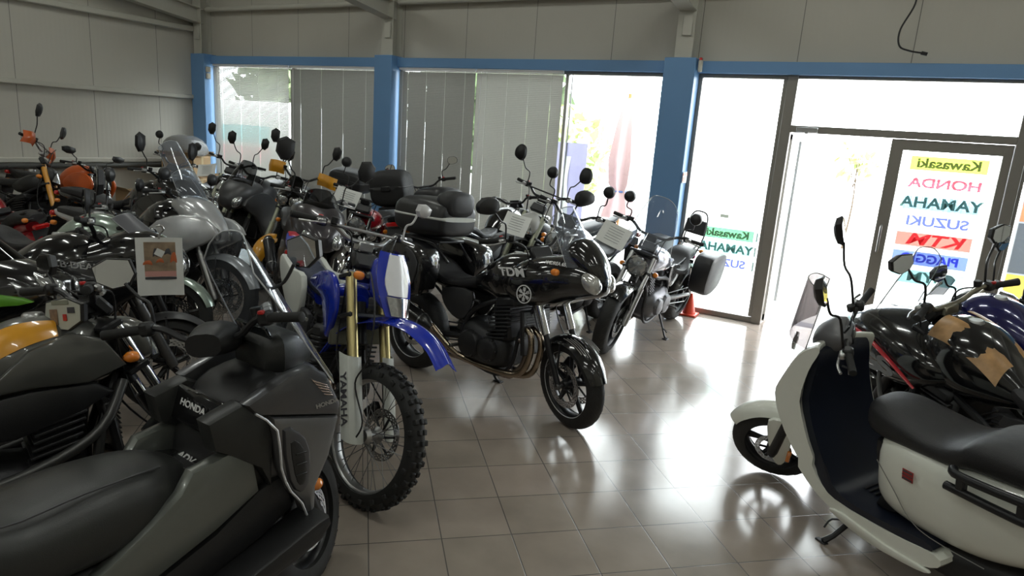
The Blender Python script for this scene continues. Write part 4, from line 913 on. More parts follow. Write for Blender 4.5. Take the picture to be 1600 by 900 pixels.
# ---------------------------------------------------------------- grey maxi scooter, lower left
adv = empty('scooter'); tag(adv, 'graphite grey maxi scooter with a clear windscreen and winged emblem, nearest at the lower left', 'scooter', 'scooters parked in the showroom')
adv.matrix_world = Matrix.Translation((-1.83, 1.71, 0)) @ Matrix.Rotation(R(84), 4, 'Z') @ Matrix.Rotation(-R(.5), 4, 'X')
def build_adv():
    rk = R(26); M = steer_matrix(R(27), rk); g1 = mat('satin_graphite', (.10, .10, .105), .34, .55, coat=.25); pl = PL_BLACK(); dk = mat('charcoal_plastic', (.022, .023, .022), .38, bump=.25)
    wheel(adv, 'front_wheel', 0, .30, .30, .125, 'cast', M, BLACKMETAL(), -1, rimr=.20, disc_r=.13)
    wheel(adv, 'rear_wheel', -1.50, .29, .29, .15, 'cast', None, BLACKMETAL(), -1, rimr=.19, disc_r=.12)
    fork(adv, M, rk, .30, .78, .10, 'std', CHROME(), BLACKMETAL()); calipers(adv, M, .30, (-1,)); front_fender(adv, M, .30, .085, pl, 25, 160)
    b = MB(); b.shell([(-.46, .72, .64, .05), (-.50, .755, .60, .11), (-.60, .79, .57, .165), (-.76, .80, .56, .19), (-.95, .79, .57, .20), (-1.08, .84, .60, .20), (-1.18, .91, .64, .19), (-1.5, .93, .72, .16), (-1.75, .92, .80, .10)], 22, 2.8, 4); s = b.build('seat', dk, adv)
    b = MB(); b.tube([(-.58, -.10, .785), (-.80, -.13, .80), (-1.0, -.15, .80), (-1.1, -.15, .86)], .0035, 5, 4); b.build('seat_seam', mat('seam_thread', (.05, .05, .055), .5), s)
    b = MB(); b.shell([(-.50, .60, .40, .10), (-.60, .60, .34, .17), (-1.0, .62, .36, .20), (-1.4, .72, .46, .18), (-1.8, .86, .66, .08)], 20, 3, 4); b.build('rear_body', pl, adv)
    for sg in (-1, 1):
        b = MB(); b.slab([(-.40, .80), (-.32, .74), (-.30, .62), (-.46, .545), (-.68, .47), (-1.0, .36), (-1.3, .32), (-1.34, .40), (-1.0, .50), (-.80, .58), (-.66, .66), (-.57, .72), (-.53, .78)], sg*.14, sg*.20, .022, 1); b.build('side_band', mat('satin_silver_grey', (.16, .17, .155), .3, .5, coat=.4), adv, label='silver-grey band along the flank')
        b = MB(); b.slab([(-.20, .64), (-.30, .62), (-.46, .53), (-.70, .45), (-1.0, .34), (-1.0, .28), (-.6, .34), (-.28, .44), (-.16, .50)], sg*.12, sg*.19, .02, 1); b.build('lower_side_panel', pl, adv)
        b = MB(); b.slab([(-.10, .48), (-.14, .40), (-.46, .33), (-1.0, .24), (-1.25, .26), (-1.2, .30), (-.9, .30), (-.5, .385), (-.24, .45)], sg*.16, sg*.31, .014, 2); fb = b.build('footboard', pl, adv)
        b = MB()
        for k in range(5): b.box((-.50-.07*k, sg*.25, .375-.017*k), (.03, .09, .008), (0, -.2, 0), .002)
        b.build('footboard_tread', mat('tread_rubber', (.05, .05, .05), .7), fb)
        b = MB(); b.slab([(.015, .80), (.02, .85), (-.04, .975), (-.11, 1.02), (-.20, 1.01), (-.36, .95), (-.32, .90), (-.27, .885)], sg*.16, sg*.225, .022, 1); fc = b.build('front_side_cowl', g1, adv)
        b = MB(); b.slab([(-.27, .885), (.015, .80), (-.03, .66), (-.09, .56), (-.095, .45), (-.11, .38), (-.15, .52), (-.20, .585), (-.235, .68), (-.255, .80)], sg*.15, sg*.228, .026, 1); b.build('lower_cowl', mat('silver_graphite', (.20, .20, .205), .32, .6, coat=.3), fc)
        b = MB(); b.slab([(-.235, .83), (-.17, .80), (-.13, .725), (-.135, .60), (-.17, .575), (-.215, .64)], sg*.215, sg*.243, .012, 2); b.build('vent_frame', g1, fc)
        b = MB(); b.slab([(-.215, .78), (-.18, .77), (-.155, .71), (-.155, .62), (-.18, .61), (-.20, .66)], sg*.236, sg*.2465, .004, 2)
        for k in range(3): b.box((-.175, sg*.248, .65+.04*k), (.045, .004, .006), (0, .1, 0), .001)
        b.build('vent_grille', pl, fc)
        b = MB(); b.tube([(-.33, sg*.222, .915), (-.262, sg*.238, .84), (-.25, sg*.24, .70), (-.215, sg*.24, .60), (-.165, sg*.235, .53), (-.12, sg*.235, .40)], .0045, 6, 2); b.build('cowl_edge', silver_m, fc)
        b = MB(); b.slab([(-.27, .90), (-.36, .95), (-.48, .92), (-.46, .82), (-.40, .78), (-.30, .70), (-.26, .62), (-.25, .80)], sg*.12, sg*.205, .02, 1); b.build('inner_shoulder', dk, adv)
        # winged emblem
        b = MB(); y_ = sg*.2255
        for k in range(5):
            zz = .89+.011*k; xx = -.045-.006*k; b.slab([(xx+.025, zz), (xx-.010-.006*k, zz+.012+.004*k), (xx-.020-.007*k, zz+.019+.006*k), (xx+.012, zz+.010)], y_, y_+sg*.003, .0008, 1)
        b.build('wing_emblem', mat('rose_chrome', (.75, .62, .56), .25, .8), fc)
        side_text(fc, 'HONDA', .022, SILVERINK, -.045, sg*.2265, .868, sg, 0, -.2, .0008, 1.2)
    b = MB(); b.shell([(.085, .84, .76, .03), (.06, .91, .68, .09), (.0, .97, .58, .14), (-.09, 1.0, .52, .17), (-.20, .99, .52, .18), (-.27, .95, .56, .16)], 24, 3.8, 3); fb = b.build('front_cowl', g1, adv)
    b = MB(); b.slab([(.09, .80), (.065, .89), (.03, .92), (.04, .80)], -.10, .10, .008, 2); b.build('headlight_lens', LENS(), fb)
    b = MB(); b.shell([(-.18, 1.0, .50, .15), (-.28, .98, .52, .16), (-.36, .92, .54, .15), (-.41, .80, .55, .14), (-.45, .66, .50, .11)], 24, 5, 2); ib = b.build('inner_panel', pl, adv)
    b = MB(); b.box((-.44, 0, .70), (.15, .22, .05), (0, .25, 0), .012); b.box((-.395, 0, .88), (.03, .26, .12), (0, .3, 0), .012); b.build('glove_box_lid', GLOSS_BLACK(), ib)
    side_text(ib, 'ADV', .035, WHITEINK, -.445, 0, .728, -1, 0, -.2, .001, 1.3, tilt=-R(75), yaw=R(-90)); side_text(ib, 'HONDA', .030, WHITEINK, -.415, 0, .90, -1, 0, 0, .0008, 1.3, tilt=-R(20), yaw=R(-90))
    b = MB(); b.shell([(.02, 1.05, .96, .05), (-.06, 1.10, .96, .10), (-.15, 1.12, .96, .13), (-.20, 1.08, .98, .09)], 20, 4, 2); ds = b.build('dashboard', dk, adv)
    b = MB(); b.box((-.17, 0, 1.10), (.012, .17, .10), (0, -.5, 0), .006); b.build('instrument_display', mat('dark_display', (.02, .025, .03), .06, coat=1), ds)
    hc = (-.28, 1.10); handlebar(adv, M, hc, .37, .06, .06, BLACKMETAL(), lever_m=mat('polished_lever', (.6, .6, .6), .2, 1.0))
    b = MB(M); b.shell([(-.19, 1.13, 1.05, .05), (-.26, 1.16, 1.04, .09), (-.34, 1.13, 1.05, .07)], 14, 2.6, 3); b.build('handlebar_cover', pl, adv)
    for sg in (-1, 1): mirror(adv, M, (-.26, sg*.24, 1.16), (-.25, sg*.33, 1.32), 'hex', (.15, .115), shell_m=PL_BLACK(), lean=sg*.30, tilt=0)
    screen(adv, Matrix.Identity(4), .06, .95, .52, .50, .52, glassmat('windscreen_acrylic', (.80, .82, .84), .9, .04, (.6, .65, .75)), bow=.10, taper=.64, edge=mat('bright_edge', (.5, .52, .55), .2))
    for sg in (-1, 1): indicator(adv, M, (.03, sg*.075, .42), sg, ln=.012)
    b = MB(); b.shell([(-.95, .33, .16, .10), (-1.1, .36, .14, .15), (-1.5, .38, .18, .15), (-1.62, .36, .22, .10)], 14, 3, 3); b.build('engine_unit', ENGINE(), adv)
    b = MB(); b.tube([(-1.0, -.20, .25), (-1.3, -.22, .30), (-1.75, -.23, .42)], [.03, .06, .07], 16, 4); b.build('silencer', BLACKMETAL(), adv)
    side_stand(adv, -.9, R(4)); b = MB(); b.box((-1.84, 0, .84), (.04, .22, .05), bev=.015); b.build('tail_light', REDLENS(), adv)
build_adv()

# ---------------------------------------------------------------- white electric scooter, lower right
ws = empty('scooter'); tag(ws, 'white step-through scooter with a dark leg shield and long black seat, lower right', 'scooter', 'scooters parked in the showroom')
ws.matrix_world = Matrix.Translation((-.315, 3.92, 0)) @ Matrix.Rotation(R(142), 4, 'Z') @ Matrix.Rotation(-R(10), 4, 'X')
def build_ws():
    rk = R(24); M = steer_matrix(R(38), rk); W = WHITE_PL(); liner = mat('blue_black_liner', (.006, .009, .02), .38, bump=.2); pl = PL_BLACK()
    wheel(ws, 'front_wheel', 0, .24, .24, .10, 'twin', M, BLACKMETAL(), 1, rimr=.165, disc_r=.10); wheel(ws, 'rear_wheel', -1.34, .24, .24, .11, 'twin', None, BLACKMETAL(), 0, rimr=.165)
    fork(ws, M, rk, .24, .70, .085, 'std', BLACKMETAL(), BLACKMETAL())
    front_fender(ws, M, .25, .072, W, 36, 132, gap=.03, drop=.05, stays=False)
    for sg in (-1, 1):
        b = MB(M); b.slab([(-.01, .48), (-.10, .47), (-.11, .33), (-.06, .18), (-.01, .17), (.01, .30)], sg*.075, sg*.10, .008, 3); fg = b.build('fork_cover', W, ws)
        b = MB(M); b.box((-.09, sg*.105, .24), (.022, .012, .08), (0, -.3, 0), .004); b.build('side_reflector', AMBER(), fg)
    outer = [(-.36, 1.0), (-.27, .93), (-.20, .80), (-.17, .70), (-.21, .57), (-.33, .40), (-.50, .25), (-.72, .20), (-1.00, .22), (-1.14, .28), (-1.12, .33), (-.90, .30), (-.62, .29), (-.50, .36), (-.40, .52), (-.335, .72), (-.35, .88), (-.39, .985)]
    b = MB(); o_ = catmull(outer, 3, True)
    # lofted shield: outline narrows towards its front edge
    vs = []; fs = []; ys = [-.235, -.225, -.20, -.12, 0, .12, .20, .225, .235]
    for y in ys:
        t = abs(y)/.235
        for (x, z) in o_:
            cut = .055*t**3 if x > -.45 else .01*t**3; xx = x-cut*(1 if x > -.33 or z > .36 else 0); k = .02*(t**6); cx_, cz_ = -.5, .5
            hw = 1.0-.28*max(0, (z-.72)/.3) if z > .72 else (1.0-.12*max(0, (.5-z)/.3) if x > -.7 else .95)
            vs.append((xx+(cx_-xx)*k*.3, y*hw, z+(cz_-z)*k*.3))
    n = len(o_)
    for i in range(len(ys)-1):
        for k in range(n): fs.append((i*n+k, i*n+(k+1) % n, (i+1)*n+(k+1) % n, (i+1)*n+k))
    fs.append(tuple(range(n))); fs.append(tuple((len(ys)-1)*n+k for k in range(n))); b.add(vs, fs); sh = b.build('leg_shield', W, ws)
    inner = [(-.385, .97), (-.345, .86), (-.33, .72), (-.395, .52), (-.495, .36), (-.61, .292), (-.92, .305), (-1.10, .335), (-1.06, .362), (-.88, .335), (-.66, .328), (-.56, .40), (-.47, .55), (-.415, .74), (-.43, .95)]
    b = MB(); o2 = catmull(inner, 3, True); vs = []; fs = []; ys = [-.205, -.198, -.12, 0, .12, .198, .205]; n = len(o2)
    for y in ys:
        for (x, z) in o2:
            hw = 1.0-.28*max(0, (z-.72)/.3) if z > .72 else 1.0
            vs.append((x, y*hw*(1.06 if z < .40 and x < -.5 else 1), z))
    for i in range(len(ys)-1):
        for k in range(n): fs.append((i*n+k, i*n+(k+1) % n, (i+1)*n+(k+1) % n, (i+1)*n+k))
    fs.append(tuple(range(n))); fs.append(tuple((len(ys)-1)*n+k for k in range(n))); b.add(vs, fs); ln = b.build('leg_shield_liner', liner, ws)
    b = MB()
    for k in range(7): b.box((-.66-.028*k, -.03, .333), (.010, .22, .008), bev=.002)
    b.build('floor_mat', mat('ribbed_rubber', (.025, .025, .028), .6), ln)
    b = MB(); b.shell([(-.755, .69, .44, .10), (-.78, .71, .36, .15), (-.88, .73, .33, .185), (-1.05, .74, .33, .20), (-1.25, .76, .36, .205), (-1.45, .79, .44, .19), (-1.65, .81, .55, .16), (-1.82, .80, .66, .08)], 26, 3.4, 5); by = b.build('rear_body', W, ws)
    b = MB(); b.tube([(-.80, .192, .60), (-.90, .20, .50), (-.98, .207, .42), (-1.08, .208, .385), (-1.30, .205, .39)], .0022, 5, 4); b.build('panel_seam', mat('panel_gap', (.2, .2, .19), .6), by)
    for sg in (-1, 1):
        b = MB(); b.box((-.96, sg*.206, .61), (.05, .003, .05), bev=.0008); bd = b.build('badge', mat('badge_red', (.35, .02, .02), .4), by)
        b = MB()
        for dz in (-.017, .0, .017): b.box((-.96, sg*.2085, .61+dz), (.042 if dz else .05, .002, .007 if dz else .003), bev=.0004)
        b.build('badge_stripes', INK(), bd)
    b = MB(); b.slab([(-.745, .66), (-.76, .52), (-.80, .42), (-.76, .335), (-.86, .335), (-.90, .42), (-.86, .62)], -.14, .14, .02, 2); b.build('seat_pillar', pl, ws)
    b = MB(); b.shell([(-.66, .79, .70, .05), (-.675, .815, .665, .11), (-.76, .825, .655, .15), (-.90, .80, .675, .165), (-1.03, .785, .69, .17), (-1.12, .82, .70, .18), (-1.20, .87, .72, .18), (-1.45, .885, .74, .165), (-1.66, .87, .78, .12), (-1.74, .85, .81, .07)], 24, 3.0, 5); b.build('seat', SEATM(), ws)
    for sg in (-1, 1):
        b = MB(); b.tube([(-1.14, sg*.20, .74), (-1.20, sg*.235, .745), (-1.50, sg*.235, .775), (-1.76, sg*.17, .80)], .018, 10, 4); b.tube([(-1.14, sg*.235, .68), (-1.50, sg*.24, .70), (-1.74, sg*.18, .74)], .018, 10, 4)
        for x in (-1.20, -1.42): b.box((x, sg*.235, .725), (.035, .03, .07), bev=.006)
        b.build('grab_rail', BLACKMETAL(), ws)
    b = MB(); b.shell([(-.85, .34, .20, .12), (-1.0, .34, .17, .17), (-1.3, .38, .19, .15), (-1.6, .46, .30, .10)], 16, 3, 3); b.build('battery_tray', pl, ws)
    for sg in (-1, 1):
        b = MB(); b.slab([(-.60, .225), (-.80, .19), (-1.05, .215), (-1.10, .245), (-.90, .235), (-.66, .25)], sg*.215, sg*.235, .006, 3); b.build('side_trim', W, ws)
    b = MB(); b.tube([(-.66, .05, .22), (-.60, .20, .07), (-.585, .25, .05)], [.016, .013, .016], 8); b.tube([(-.63, .13, .145), (-.56, .17, .13), (-.55, .21, .09)], .005, 6, 3); b.box((-.58, .255, .045), (.06, .03, .015), (.17, 0, 0), .004); b.build('side_stand', BLACKMETAL(), ws)
    b = MB(M); b.shell([(-.27, 1.0, .94, .04), (-.30, 1.04, .93, .07), (-.36, 1.07, .95, .10), (-.42, 1.065, .98, .10), (-.45, 1.03, 1.0, .07)], 18, 4, 3); hd = b.build('handlebar_cover', mat('grey_cover', (.16, .16, .17), .35), ws)
    b = MB(M); b.box((-.43, 0, 1.075), (.01, .13, .06), (0, -.6, 0), .004); b.build('instrument_display', MATS['dark_display'], hd)
    b = MB(M); b.box((-.18, 0, .96), (.02, .10, .05), (0, -.2, 0), .008); b.build('headlight', LENS(), hd)
    handlebar(ws, M, (-.43, 1.03), .34, .02, .06, BLACKMETAL(), red=False)
    for sg in (-1, 1): mirror(ws, M, (-.43, sg*.18, 1.06), (-.40, sg*.26, 1.38), 'hex', (.10, .15), shell_m=PL_BLACK())
    screen(ws, M, -.16, 1.02, .32, .30, .35, glassmat('scooter_screen', (.6, .58, .58), .9, .10, (.6, .55, .55)), bow=.10, taper=.7)
    b = MB(); b.lathe([(.0001, -.01), (.02, -.01), (.022, 0), (.0001, .004)], (-.40, -.06, .80), (-1, 0, .3), 14, closed=False); b.tube([(-.42, 0, .86), (-.46, 0, .86), (-.465, 0, .83)], .006, 6); b.build('bag_hook', ALU(), ws)
    b = MB(); b.box((-1.84, 0, .74), (.03, .16, .05), bev=.012); b.build('tail_light', REDLENS(), ws)
build_ws()

# ---------------------------------------------------------------- cruiser by the blue column
cr = bike('silver and black cruiser with a clear touring screen, beside the blue column near the door', (-2.0, 5.40, 0), -94, 9, 8, 'cruiser', fend=(48, 150), L=1.62, rf=.33, rr=.32, rake=30, tank_m=mat('pale_silver_blue_paint', (.36, .37, .42), .2, .6, coat=1), tail_m=grey_m, light='round', mir='round', mirh=.2, bar_h=.22, bar_half=.42, disc=1,
    fend_m=GLOSS_BLACK(), fork_m=ALU(), low_m=ALU(), eng_m=mat('grey_engine', (.16, .16, .17), .35, .7), scr=dict(x=-.24, z=.95, h=.46, w=.46, rake=.32, bow=.12, taper=.72, m=CLEAR(), st=False), case_side=(mat('black_grey_case', (.015, .015, .018), .4), (1, -1)), backrest=2, muf_m=CHROME(), radiator=False)
# ---------------------------------------------------------------- right-hand group behind the white scooter
gs = bike('black and red adventure motorcycle with gold tank decal, right behind the white scooter', (.16, 4.46, 0), 137, 8, 8, 'adventure', L=1.5, rf=.33, rr=.32, light=None, tank_m=GLOSS_BLACK(), bar_m=mat('bronze_bar', (.30, .28, .22), .3, .8), bar_h=.12, mir='hex', mirh=.28,
    fairing=[(.22, .90, .80, .04), (.16, .98, .76, .12), (.02, 1.04, .72, .20), (-.16, 1.06, .68, .25), (-.34, 1.03, .68, .27), (-.50, .96, .74, .24), (-.60, .90, .78, .16)], lower=False, crash=mat('grey_crash_bar', (.12, .12, .12), .4, .5), beak=GLOSS_BLACK(),
    scr=dict(x=-.02, z=1.06, h=.36, w=.30, rake=.5, bow=.07, taper=.8, m=CLEAR()), guards=None, case_top=None)
f = child(gs, 'front_fairing')
for sg in (-1, 1):
    b = MB(); b.tube([(.14, sg*.17, .93), (-.02, sg*.235, .95), (-.18, sg*.27, .93), (-.34, sg*.285, .86), (-.48, sg*.27, .76)], [.008, .014, .014, .014, .008], 8, 4, flat=.4); b.build('red_stripe', mat('red_panel', (.45, .02, .03), .25, coat=.6), f)
    side_text(f, 'GS', .12, mat('outline_grey', (.22, .22, .23), .3), -.26, sg*.285, .82, sg, 0, -.35, .006, 1.5)
    tk = child(gs, 'fuel_tank'); b = MB()
    b.sheet(lambda u, v, sg=sg: (-.46-.34*u, sg*(.06+.13*v)*(1-.25*u), 1.118-.02*u-.14*u*u-.085*v*v), 8, 6, .003); b.build('gold_decal', mat('gold_black_decal', (.42, .24, .10), .35, var=.9, scale=14), tk)
blu = bike('dark blue naked motorcycle with hexagonal mirrors, between the adventure bike and the door', (.30, 5.28, 0), 143, 8, 10, 'adventure', L=1.46, tank_m=darkblue, tail_m=darkblue, bar_m=mat('bronze_bar', (.3, .28, .22)), mir='hex', mirh=.26, light='cowl', seat_m=SEATM(), fend_m=GLOSS_BLACK(), scr=dict(x=-.1, z=1.0, h=.16, w=.2, rake=.6, m=SMOKE(), bow=.05))
red = bike('black motorcycle with red and white tail, near the door post', (.72, 6.06, 0), 150, 8, 14, 'naked', L=1.44, tank_m=GLOSS_BLACK(), tail_m=mat('bright_red_paint', (.5, .03, .02), .25, coat=1), mir='hex', mirh=.22, light='round', light_m=CHROME(), bar_m=STEEL(), bar_h=.06)
dbl = bike('deep blue sport motorcycle furthest to the right by the window', (1.45, 6.20, 0), 155, 8, 10, 'naked', L=1.42, tank_m=darkblue, tail_m=GLOSS_BLACK(), mir='hex', mirh=.18, light='cowl', bar_m=BLACKMETAL())

# ---------------------------------------------------------------- row along the windows, facing the room
ROW = 'motorcycles in the row along the windows'
paleg = mat('grey_green_fork', (.42, .44, .34), .35, .5)
o_y = bike('black naked motorcycle with yellow fender and hand guards, tall black mirrors', (-5.83, 4.93, 0), -75, 9, 8, 'naked', fend_m=yellow_m, tank_m=GLOSS_BLACK(), guards=yellow_m, light='twin', light_m=CHROME(), mirh=.36, mir_w=(.10, .16), bar_h=.18, case_top=mat('black_box', (.018, .018, .02), .4, bump=.2), low_m=paleg, fork_m=paleg, scr=dict(x=-.2, z=1.02, h=.22, w=.26, rake=.6, m=SMOKE(), bow=.06, st=False))
o_g = bike('grey faired motorcycle with a paper on its screen, left of the yellow-guard one', (-6.70, 5.10, 0), -72, 9, 8, 'adventure', fend_m=matgrey, tank_m=matgrey, light=None, mirh=.34, mir_w=(.10, .16), bar_h=.12, low_m=matgrey, fork_m=paleg,
    fairing=[(.16, .93, .84, .04), (.10, 1.02, .80, .12), (-.02, 1.10, .80, .18), (-.16, 1.12, .84, .20), (-.32, 1.10, .92, .18)], fair_m=matgrey, scr=dict(x=-.02, z=1.08, h=.26, w=.32, rake=.6, m=SMOKE(), bow=.09))
o_m = bike('dark motorcycle with a yellow front fender, in the corner by the first blue column', (-7.62, 5.50, 0), -72, 9, 8, 'naked', fend_m=yellow_m, tank_m=GLOSS_BLACK(), light='cowl', mirh=.38, mir_w=(.10, .16), bar_h=.16, low_m=BLACKMETAL(), fork_m=paleg, fork_kind='usd')
o_c = bike('slim black motorcycle with a paper on its headlight, in front of the cartons', (-8.62, 5.35, 0), -78, 9, 8, 'naked', L=1.36, tank_m=GLOSS_BLACK(), light='round', light_m=BLACKMETAL(), mirh=.3, bar_h=.10, mir='round', wire=True)
o_p = bike('dark grey touring motorcycle with a tall black mirror, behind the blue enduro', (-4.13, 3.89, 0), -35, 9, 12, 'adventure', fend_m=GLOSS_BLACK(), tank_m=matgrey, light=None, mirh=.34, mir_w=(.16, .2), bar_h=.12, lower=True,
    fairing=[(.16, .93, .84, .04), (.11, 1.01, .80, .12), (.0, 1.11, .80, .19), (-.14, 1.17, .85, .22), (-.30, 1.17, .95, .22)], fair_m=mat('dusky_grey_paint', (.045, .04, .045), .3, .4, coat=.6), scr=dict(x=-.04, z=1.12, h=.17, w=.32, rake=.75, m=SMOKE(), bow=.1))
o_q = bike('chrome classic cruiser with three round headlights and a sheet of paper on top', (-4.88, 5.08, 0), -66, 9, 6, 'cruiser', L=1.5, rake=28, tank_m=red_m, tail_m=red_m, fend_m=CHROME(), light='round', mir='round', mirh=.3, bar_h=.22, low_m=CHROME(), fork_m=CHROME(), eng_m=mat('polished_engine', (.35, .35, .36), .25, .9), disc=1, radiator=False, muf_m=CHROME())
M = steer_matrix(R(6), R(28))
for sg in (-1, 1): round_light(o_q, M, -.17, .74, .055, y=sg*.17, nm='auxiliary_light', depth=.08)
o_v = bike('off-road motorcycle with pale forks and red levers, in front of the grey blinds', (-3.26, 5.52, 0), -102, 9, 10, 'dirt', L=1.42, rf=.34, rr=.32, wire=True, knob=True, disc=1, tank_m=PL_BLACK(), tail_m=PL_BLACK(), fend_m=PL_BLACK(), fork_m=paleg, low_m=paleg, fork_kind='usd', mir='round2', mirh=.3, mir_w=(.13, .17), bar_h=.24, light='cowl', light_m=mat('off_white_plastic', (.5, .5, .48), .4))
o_x = bike('naked motorcycle with round black mirrors and a paper over its round headlight', (-2.72, 5.12, 0), -98, 9, 8, 'naked', L=1.38, tank_m=mat('pale_lilac_silver', (.38, .38, .43), .25, .5, coat=1), light='round', light_m=CHROME(), mir='round', mirh=.28, bar_h=.14, low_m=ALU(), fend_m=GLOSS_BLACK())
bag_m = mat('black_bag_cloth', (.012, .012, .013), .6, bump=.8)
o_s = bike('motorcycle facing the window with a bulky black bag and red tail light', (-4.84, 6.92, 0), 112, 8, 8, 'adventure', L=1.32, tank_m=GLOSS_BLACK(), light='cowl', mirh=.22, mir='round2', mir_w=(.12, .10), bar_h=.14, case_top=bag_m, case_z=1.24, case_size=(.40, .38, .36))
o_u = bike('motorcycle facing the window with a black box, next to the enduro with red levers', (-3.50, 7.0, 0), 84, 8, 0, 'naked', L=1.34, tank_m=GLOSS_BLACK(), light='cowl', mirrors=False, bar_h=.06, case_top=MATS['black_box'], case_z=1.16, case_size=(.40, .38, .28))
# ---------------------------------------------------------------- rows on the left, facing right
hor = bike('dark grey naked motorcycle with an orange tank panel, left of the nearest grey scooter', (-2.45, 1.74, 0), 70, 7, 12, 'naked', L=1.42, bar_half=.34, tank_m=mat('graphite_metallic', (.10, .10, .092), .30, .35, coat=.8, var=.03), tail_m=PL_BLACK(), fend_m=PL_BLACK(), light='cowl', mirrors=False, bar_h=.06, bar_m=BLACKMETAL(), seat_m=SEATM())
tk = child(hor, 'fuel_tank')
for sg in (-1, 1):
    side_text(tk, 'HORNET', .032, INK(), -.44, sg*.158, .93, sg, 0, -.2, .0008, 1.2)
    b = MB(); b.slab([(-.29, .85), (-.36, .96), (-.46, 1.0), (-.60, .95), (-.76, .80), (-.60, .81), (-.42, .80)], sg*.14, sg*.178, .014, 1); b.build('tank_shroud', MATS['graphite_metallic'], hor)
for sg in (-1, 1):
    b = MB(); b.slab([(-.40, .795), (-.60, .80), (-.78, .78), (-.86, .64), (-.66, .63), (-.48, .68), (-.34, .75)], sg*.13, sg*.168, .012, 1); b.build('lower_tank_cover', PL_BLACK(), hor)
    b = MB(); b.tube([(-.30, sg*.12, .78), (-.40, sg*.19, .62), (-.60, sg*.20, .52), (-.86, sg*.19, .46)], .02, 10, 4); b.tube([(-.40, sg*.19, .62), (-.44, sg*.17, .36)], .018, 8); b.build('frame_rail', mat('grey_frame', (.07, .07, .068), .35, .5), hor)
decal(tk, TANK['naked'], -.50, -.80, 32, 62, yellow_m, nm='tank_panel', taper=(8, 70), label='orange panel on the tank')
mm = mirror(hor, steer_matrix(R(12), R(25)), (-.43, -.02, 1.02), (-.50, -.05, 1.01), 'hex', (.24, .13), glass=mat('painted_mirror_reflection', (.50, .51, .44), .5), lean=.25, ml='mirror with a painted pale reflection and protective stickers')  # pale face colour paints in the reflected showroom; the stickers are real
for dx, dz, s_, c in ((-.05, -.01, (.045, .06), mat('photo_sticker', (.25, .16, .10), .5, var=.8, scale=60)), (.015, -.012, (.022, .025), MATS['red_switch']), (.055, .015, (.04, .022), INK()), (-.005, .045, (.10, .016), mat('grey_sticker', (.25, .26, .2), .5))):
    b = MB(steer_matrix(R(12), R(25)) @ Matrix.Translation((-.50, -.11, 1.0555)) @ Matrix.Rotation(.25, 4, 'Z')); b.box((-.004, -dx, dz), (.002, s_[0], s_[1]), bev=.0004); b.build('sticker', c, mm)
mirror(hor, steer_matrix(R(12), R(25)), (-.42, .22, 1.09), (-.40, .34, 1.21), 'hex', (.18, .11))
kaw = bike('black sport motorcycle with a green stripe and bright headlamp, at the left edge', (-3.65, 1.68, 0), 50, 8, 10, 'naked', light=None, mirh=.16, fairing=[(.14, .96, .84, .04), (.08, 1.0, .78, .14), (-.06, 1.06, .70, .21), (-.24, 1.08, .60, .24), (-.42, 1.0, .60, .22)], scr=dict(x=-.02, z=1.02, h=.22, w=.34, rake=.85, m=SMOKE(), bow=.12), L=1.42)
f = child(kaw, 'front_fairing')
for sg in (-1, 1):
    b = MB(); b.slab([(.02, .86), (-.12, .90), (-.40, .90), (-.42, .86), (-.14, .84)], sg*.205, sg*.252, .005, 2); b.build('green_stripe', mat('lime_green_paint', (.12, .35, .03), .3, coat=.5), f)
    side_text(f, 'NINJA', .05, WHITEINK, -.25, sg*.25, .95, sg, 0, -.3, .001, 1.3)
cbf = bike('long glossy black touring motorcycle with lettering on its flank, amid the left block', (-3.72, 2.42, 0), 50, 8, 18, 'adventure', light=None, mirh=.2, mir_w=(.18, .17), bar_h=.06, tank_m=GLOSS_BLACK(), fend_m=matgrey, low_m=STEEL(), fork_m=STEEL(), L=1.5, lower=True,
    fairing=[(.12, .97, .87, .04), (.07, 1.04, .82, .13), (-.05, 1.12, .80, .19), (-.20, 1.13, .82, .22), (-.38, 1.06, .84, .21)], fair_m=GLOSS_BLACK(), scr=dict(x=-.02, z=1.08, h=.15, w=.28, rake=.85, m=mat('grey_flyscreen', (.10, .10, .11), .35), bow=.12))
f = child(cbf, 'front_fairing'); side_text(f, 'CB DEAUVILLE', .05, SILVERINK, -.36, -.210, .92, -1, -.12, -.2, .001, 1.2)
mnt = bike('motorcycle with a pale mint-silver tank and round mirror', (-4.62, 3.02, 0), 30, 8, 10, 'naked', tank_m=mint_m, tail_m=GLOSS_BLACK(), light='round', light_m=CHROME(), mir='round', mirh=.24, bar_m=CHROME(), L=1.42)
slv = bike('silver half-faired motorcycle with a spoked front wheel, below the window corner', (-4.75, 3.56, 0), 15, 8, 0, 'adventure', wire=True, rim_m=mat('bright_rim', (.7, .7, .7), .2, 1.0), rf=.34, low_m=ALU(), fork_m=ALU(), tank_m=GLOSS_BLACK(), tail_m=silver_m, fend_m=silver_m, light=None, mirh=.12, mir='round', bar_h=.08, L=1.48, disc=2,
    fairing=[(.0, .89, .81, .03), (-.04, .96, .78, .08), (-.12, 1.05, .78, .13), (-.22, 1.13, .84, .17), (-.33, 1.16, .94, .18), (-.42, 1.14, 1.02, .16)], fair_m=silver_m, scr=dict(x=-.18, z=1.08, h=.30, w=.32, rake=.62, m=CLEAR(), bow=.13))
